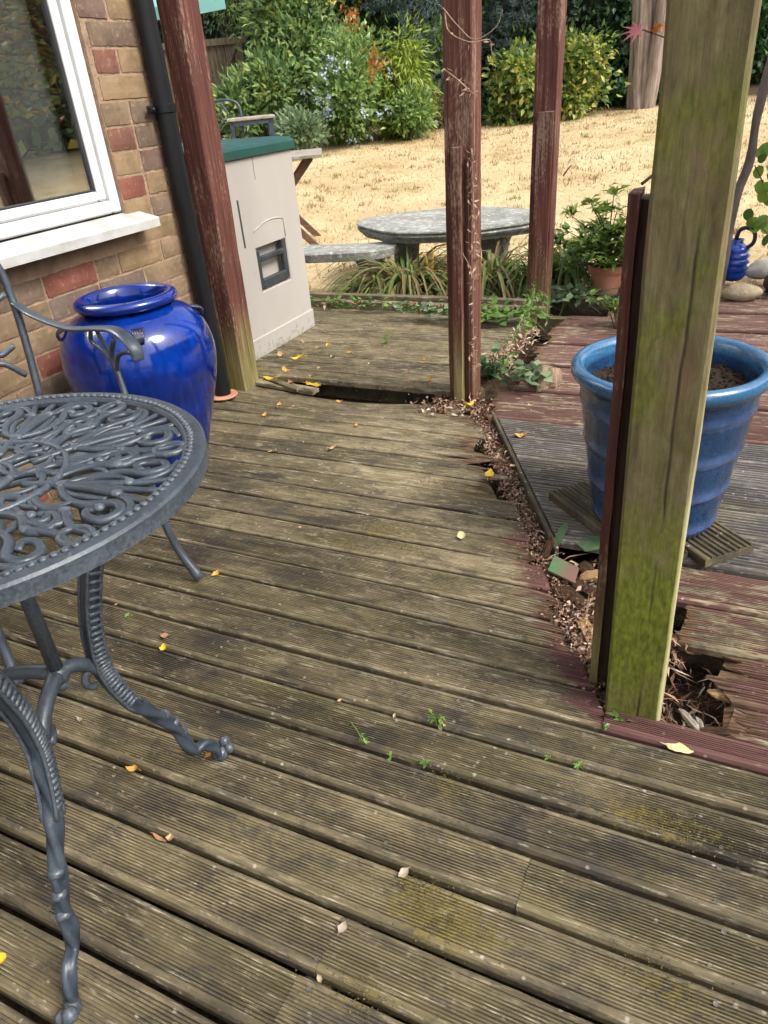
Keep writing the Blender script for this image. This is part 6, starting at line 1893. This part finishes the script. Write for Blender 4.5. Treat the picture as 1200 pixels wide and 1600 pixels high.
for (px, py, s_, c_) in ((436, 634, .03, 'orange'), (414, 650, .03, 'orange'), (530, 629, .028, 'orange'), (557, 666, .022, 'orange'), (520, 702, .035, 'tan'), (459, 636, .02, 'orange'), (545, 552, .025, 'orange'), (578, 570, .028, 'tan'), (475, 537, .04, 'tan'), (513, 541, .03, 'yellow'), (520, 560, .04, 'white'), (551, 553, .022, 'brown'), (672, 596, .04, 'orange'), (640, 597, .03, 'brown'), (663, 565, .03, 'orange'), (440, 557, .05, 'tan'), (497, 545, .03, 'brown'), (422, 707, .02, 'tan'), (530, 1096, .011, 'tan'), (617, 1120, .011, 'tan'), (182, 946, .013, 'brown'), (500, 1532, .012, 'white'), (870, 610, .04, 'yellow'), (833, 668, .02, 'tan'), (690, 1130, .01, 'tan'), (575, 805, .012, 'white'), (470, 825, .012, 'tan'), (430, 705, .02, 'tan'), (830, 635, .03, 'tan'), (742, 585, .03, 'yellow'), (360, 612, .03, 'orange'), (633, 1053, .008, 'white'), (695, 1135, .009, 'tan'), (455, 600, .04, 'brown'), (487, 590, .03, 'tan'), (500, 577, .03, 'tan')):
    fallen(px, py, s_ * .8, c_, None, .55, .6, .048 if py < 603 and px < 700 else .004)
# ------------------------------------------------------------------ weeds in the gaps
def weed(px, py, hh, nl, label, seed, L=.012):
    L *= 1.35; hh *= 1.2; c = gz(px, py, .0); g = np.random.default_rng(seed); r = root('weed_seedling', (c.x, c.y, -.006), 0, label, 'weed', 'weeds sprouting between the boards')
    mb = MB(); Ps = []; 
    for k in range(max(2, nl // 6)):
        e = Vector((g.normal(0, hh * .35), g.normal(0, hh * .25), hh * g.uniform(.5, 1.1))); q = spline([(0, 0, 0), e * .5 + Vector((.003, 0, .003)), e], 5); mb.tube(q, .0007, 4); Ps += [np.array(v) for v in q[2:]]
    mb.build('stem', m_simple('weed_stem_%d' % seed, (.14, .22, .05), (.25, .33, .10), 10, .7, .1), r)
    Ps = np.array(Ps); P = Ps[g.integers(0, len(Ps), nl)]
    leaves('foliage', P, g.normal(size=(nl, 3)) * [1, 1, .5], g.normal(size=(nl, 3)) * .4 + [0, 0, 1], L, L * .55, g.random(nl), LM['weed'], r)
weed(683, 1132, .032, 16, 'bright green weed seedling between boards in the middle of the deck', 1)
weed(567, 1160, .030, 9, 'slim upright weed seedling left of the middle of the deck', 2, .010)
weed(607, 1180, .012, 8, 'tiny yellowish weed right of the slim seedling', 3, .008)
weed(663, 1192, .014, 8, 'tiny round leaved weed below the bright green one', 4, .009)
weed(905, 1196, .016, 12, 'little green weed below the green post', 5, .009)
weed(855, 1183, .009, 6, 'smallest green weed tip left of the post weed', 6, .007)
weed(948, 1138, .012, 8, 'tiny weed at the corner of the red board', 7, .008)
weed(975, 1125, .022, 8, 'grass sprig leaning at the foot of the green post', 8, .014)
weed(600, 545, .06, 16, 'feathery green weed on the far deck', 9, .02)
weed(205, 960, .010, 6, 'tiny green shoot on the boards beside the table', 10, .012)
# moss cushions on the boards and on the green post
g = np.random.default_rng(171); V = []; F = []
Pm = []
for (bx, by, rx, ry_, a) in mpts:
    for _ in range(int(420 * a)):
        x, y = bx + g.normal(0, rx * .45), by + g.normal(0, ry_ * .45)
        if joint_x(y) - .03 < x and y > 1.03 and x < joint_x(y) + .06: continue
        Pm.append((x, y, .0005 + sag_near(x, y)))
Pm = np.array(Pm); n = len(Pm)
o = leaves('moss', Pm, g.normal(size=(n, 3)) * .6 + [0, 0, 1], g.normal(size=(n, 3)), g.uniform(.002, .0045, n), g.uniform(.0016, .003, n), g.random(n), m_leaf('moss_tuft', [(0, (.07, .055, .015)), (.6, (.17, .135, .035)), (1, (.27, .22, .07))], rough=.9), None)
tag(o, 'olive moss tufts growing on the deck boards', 'moss', kind='stuff')
print('bricks', count)
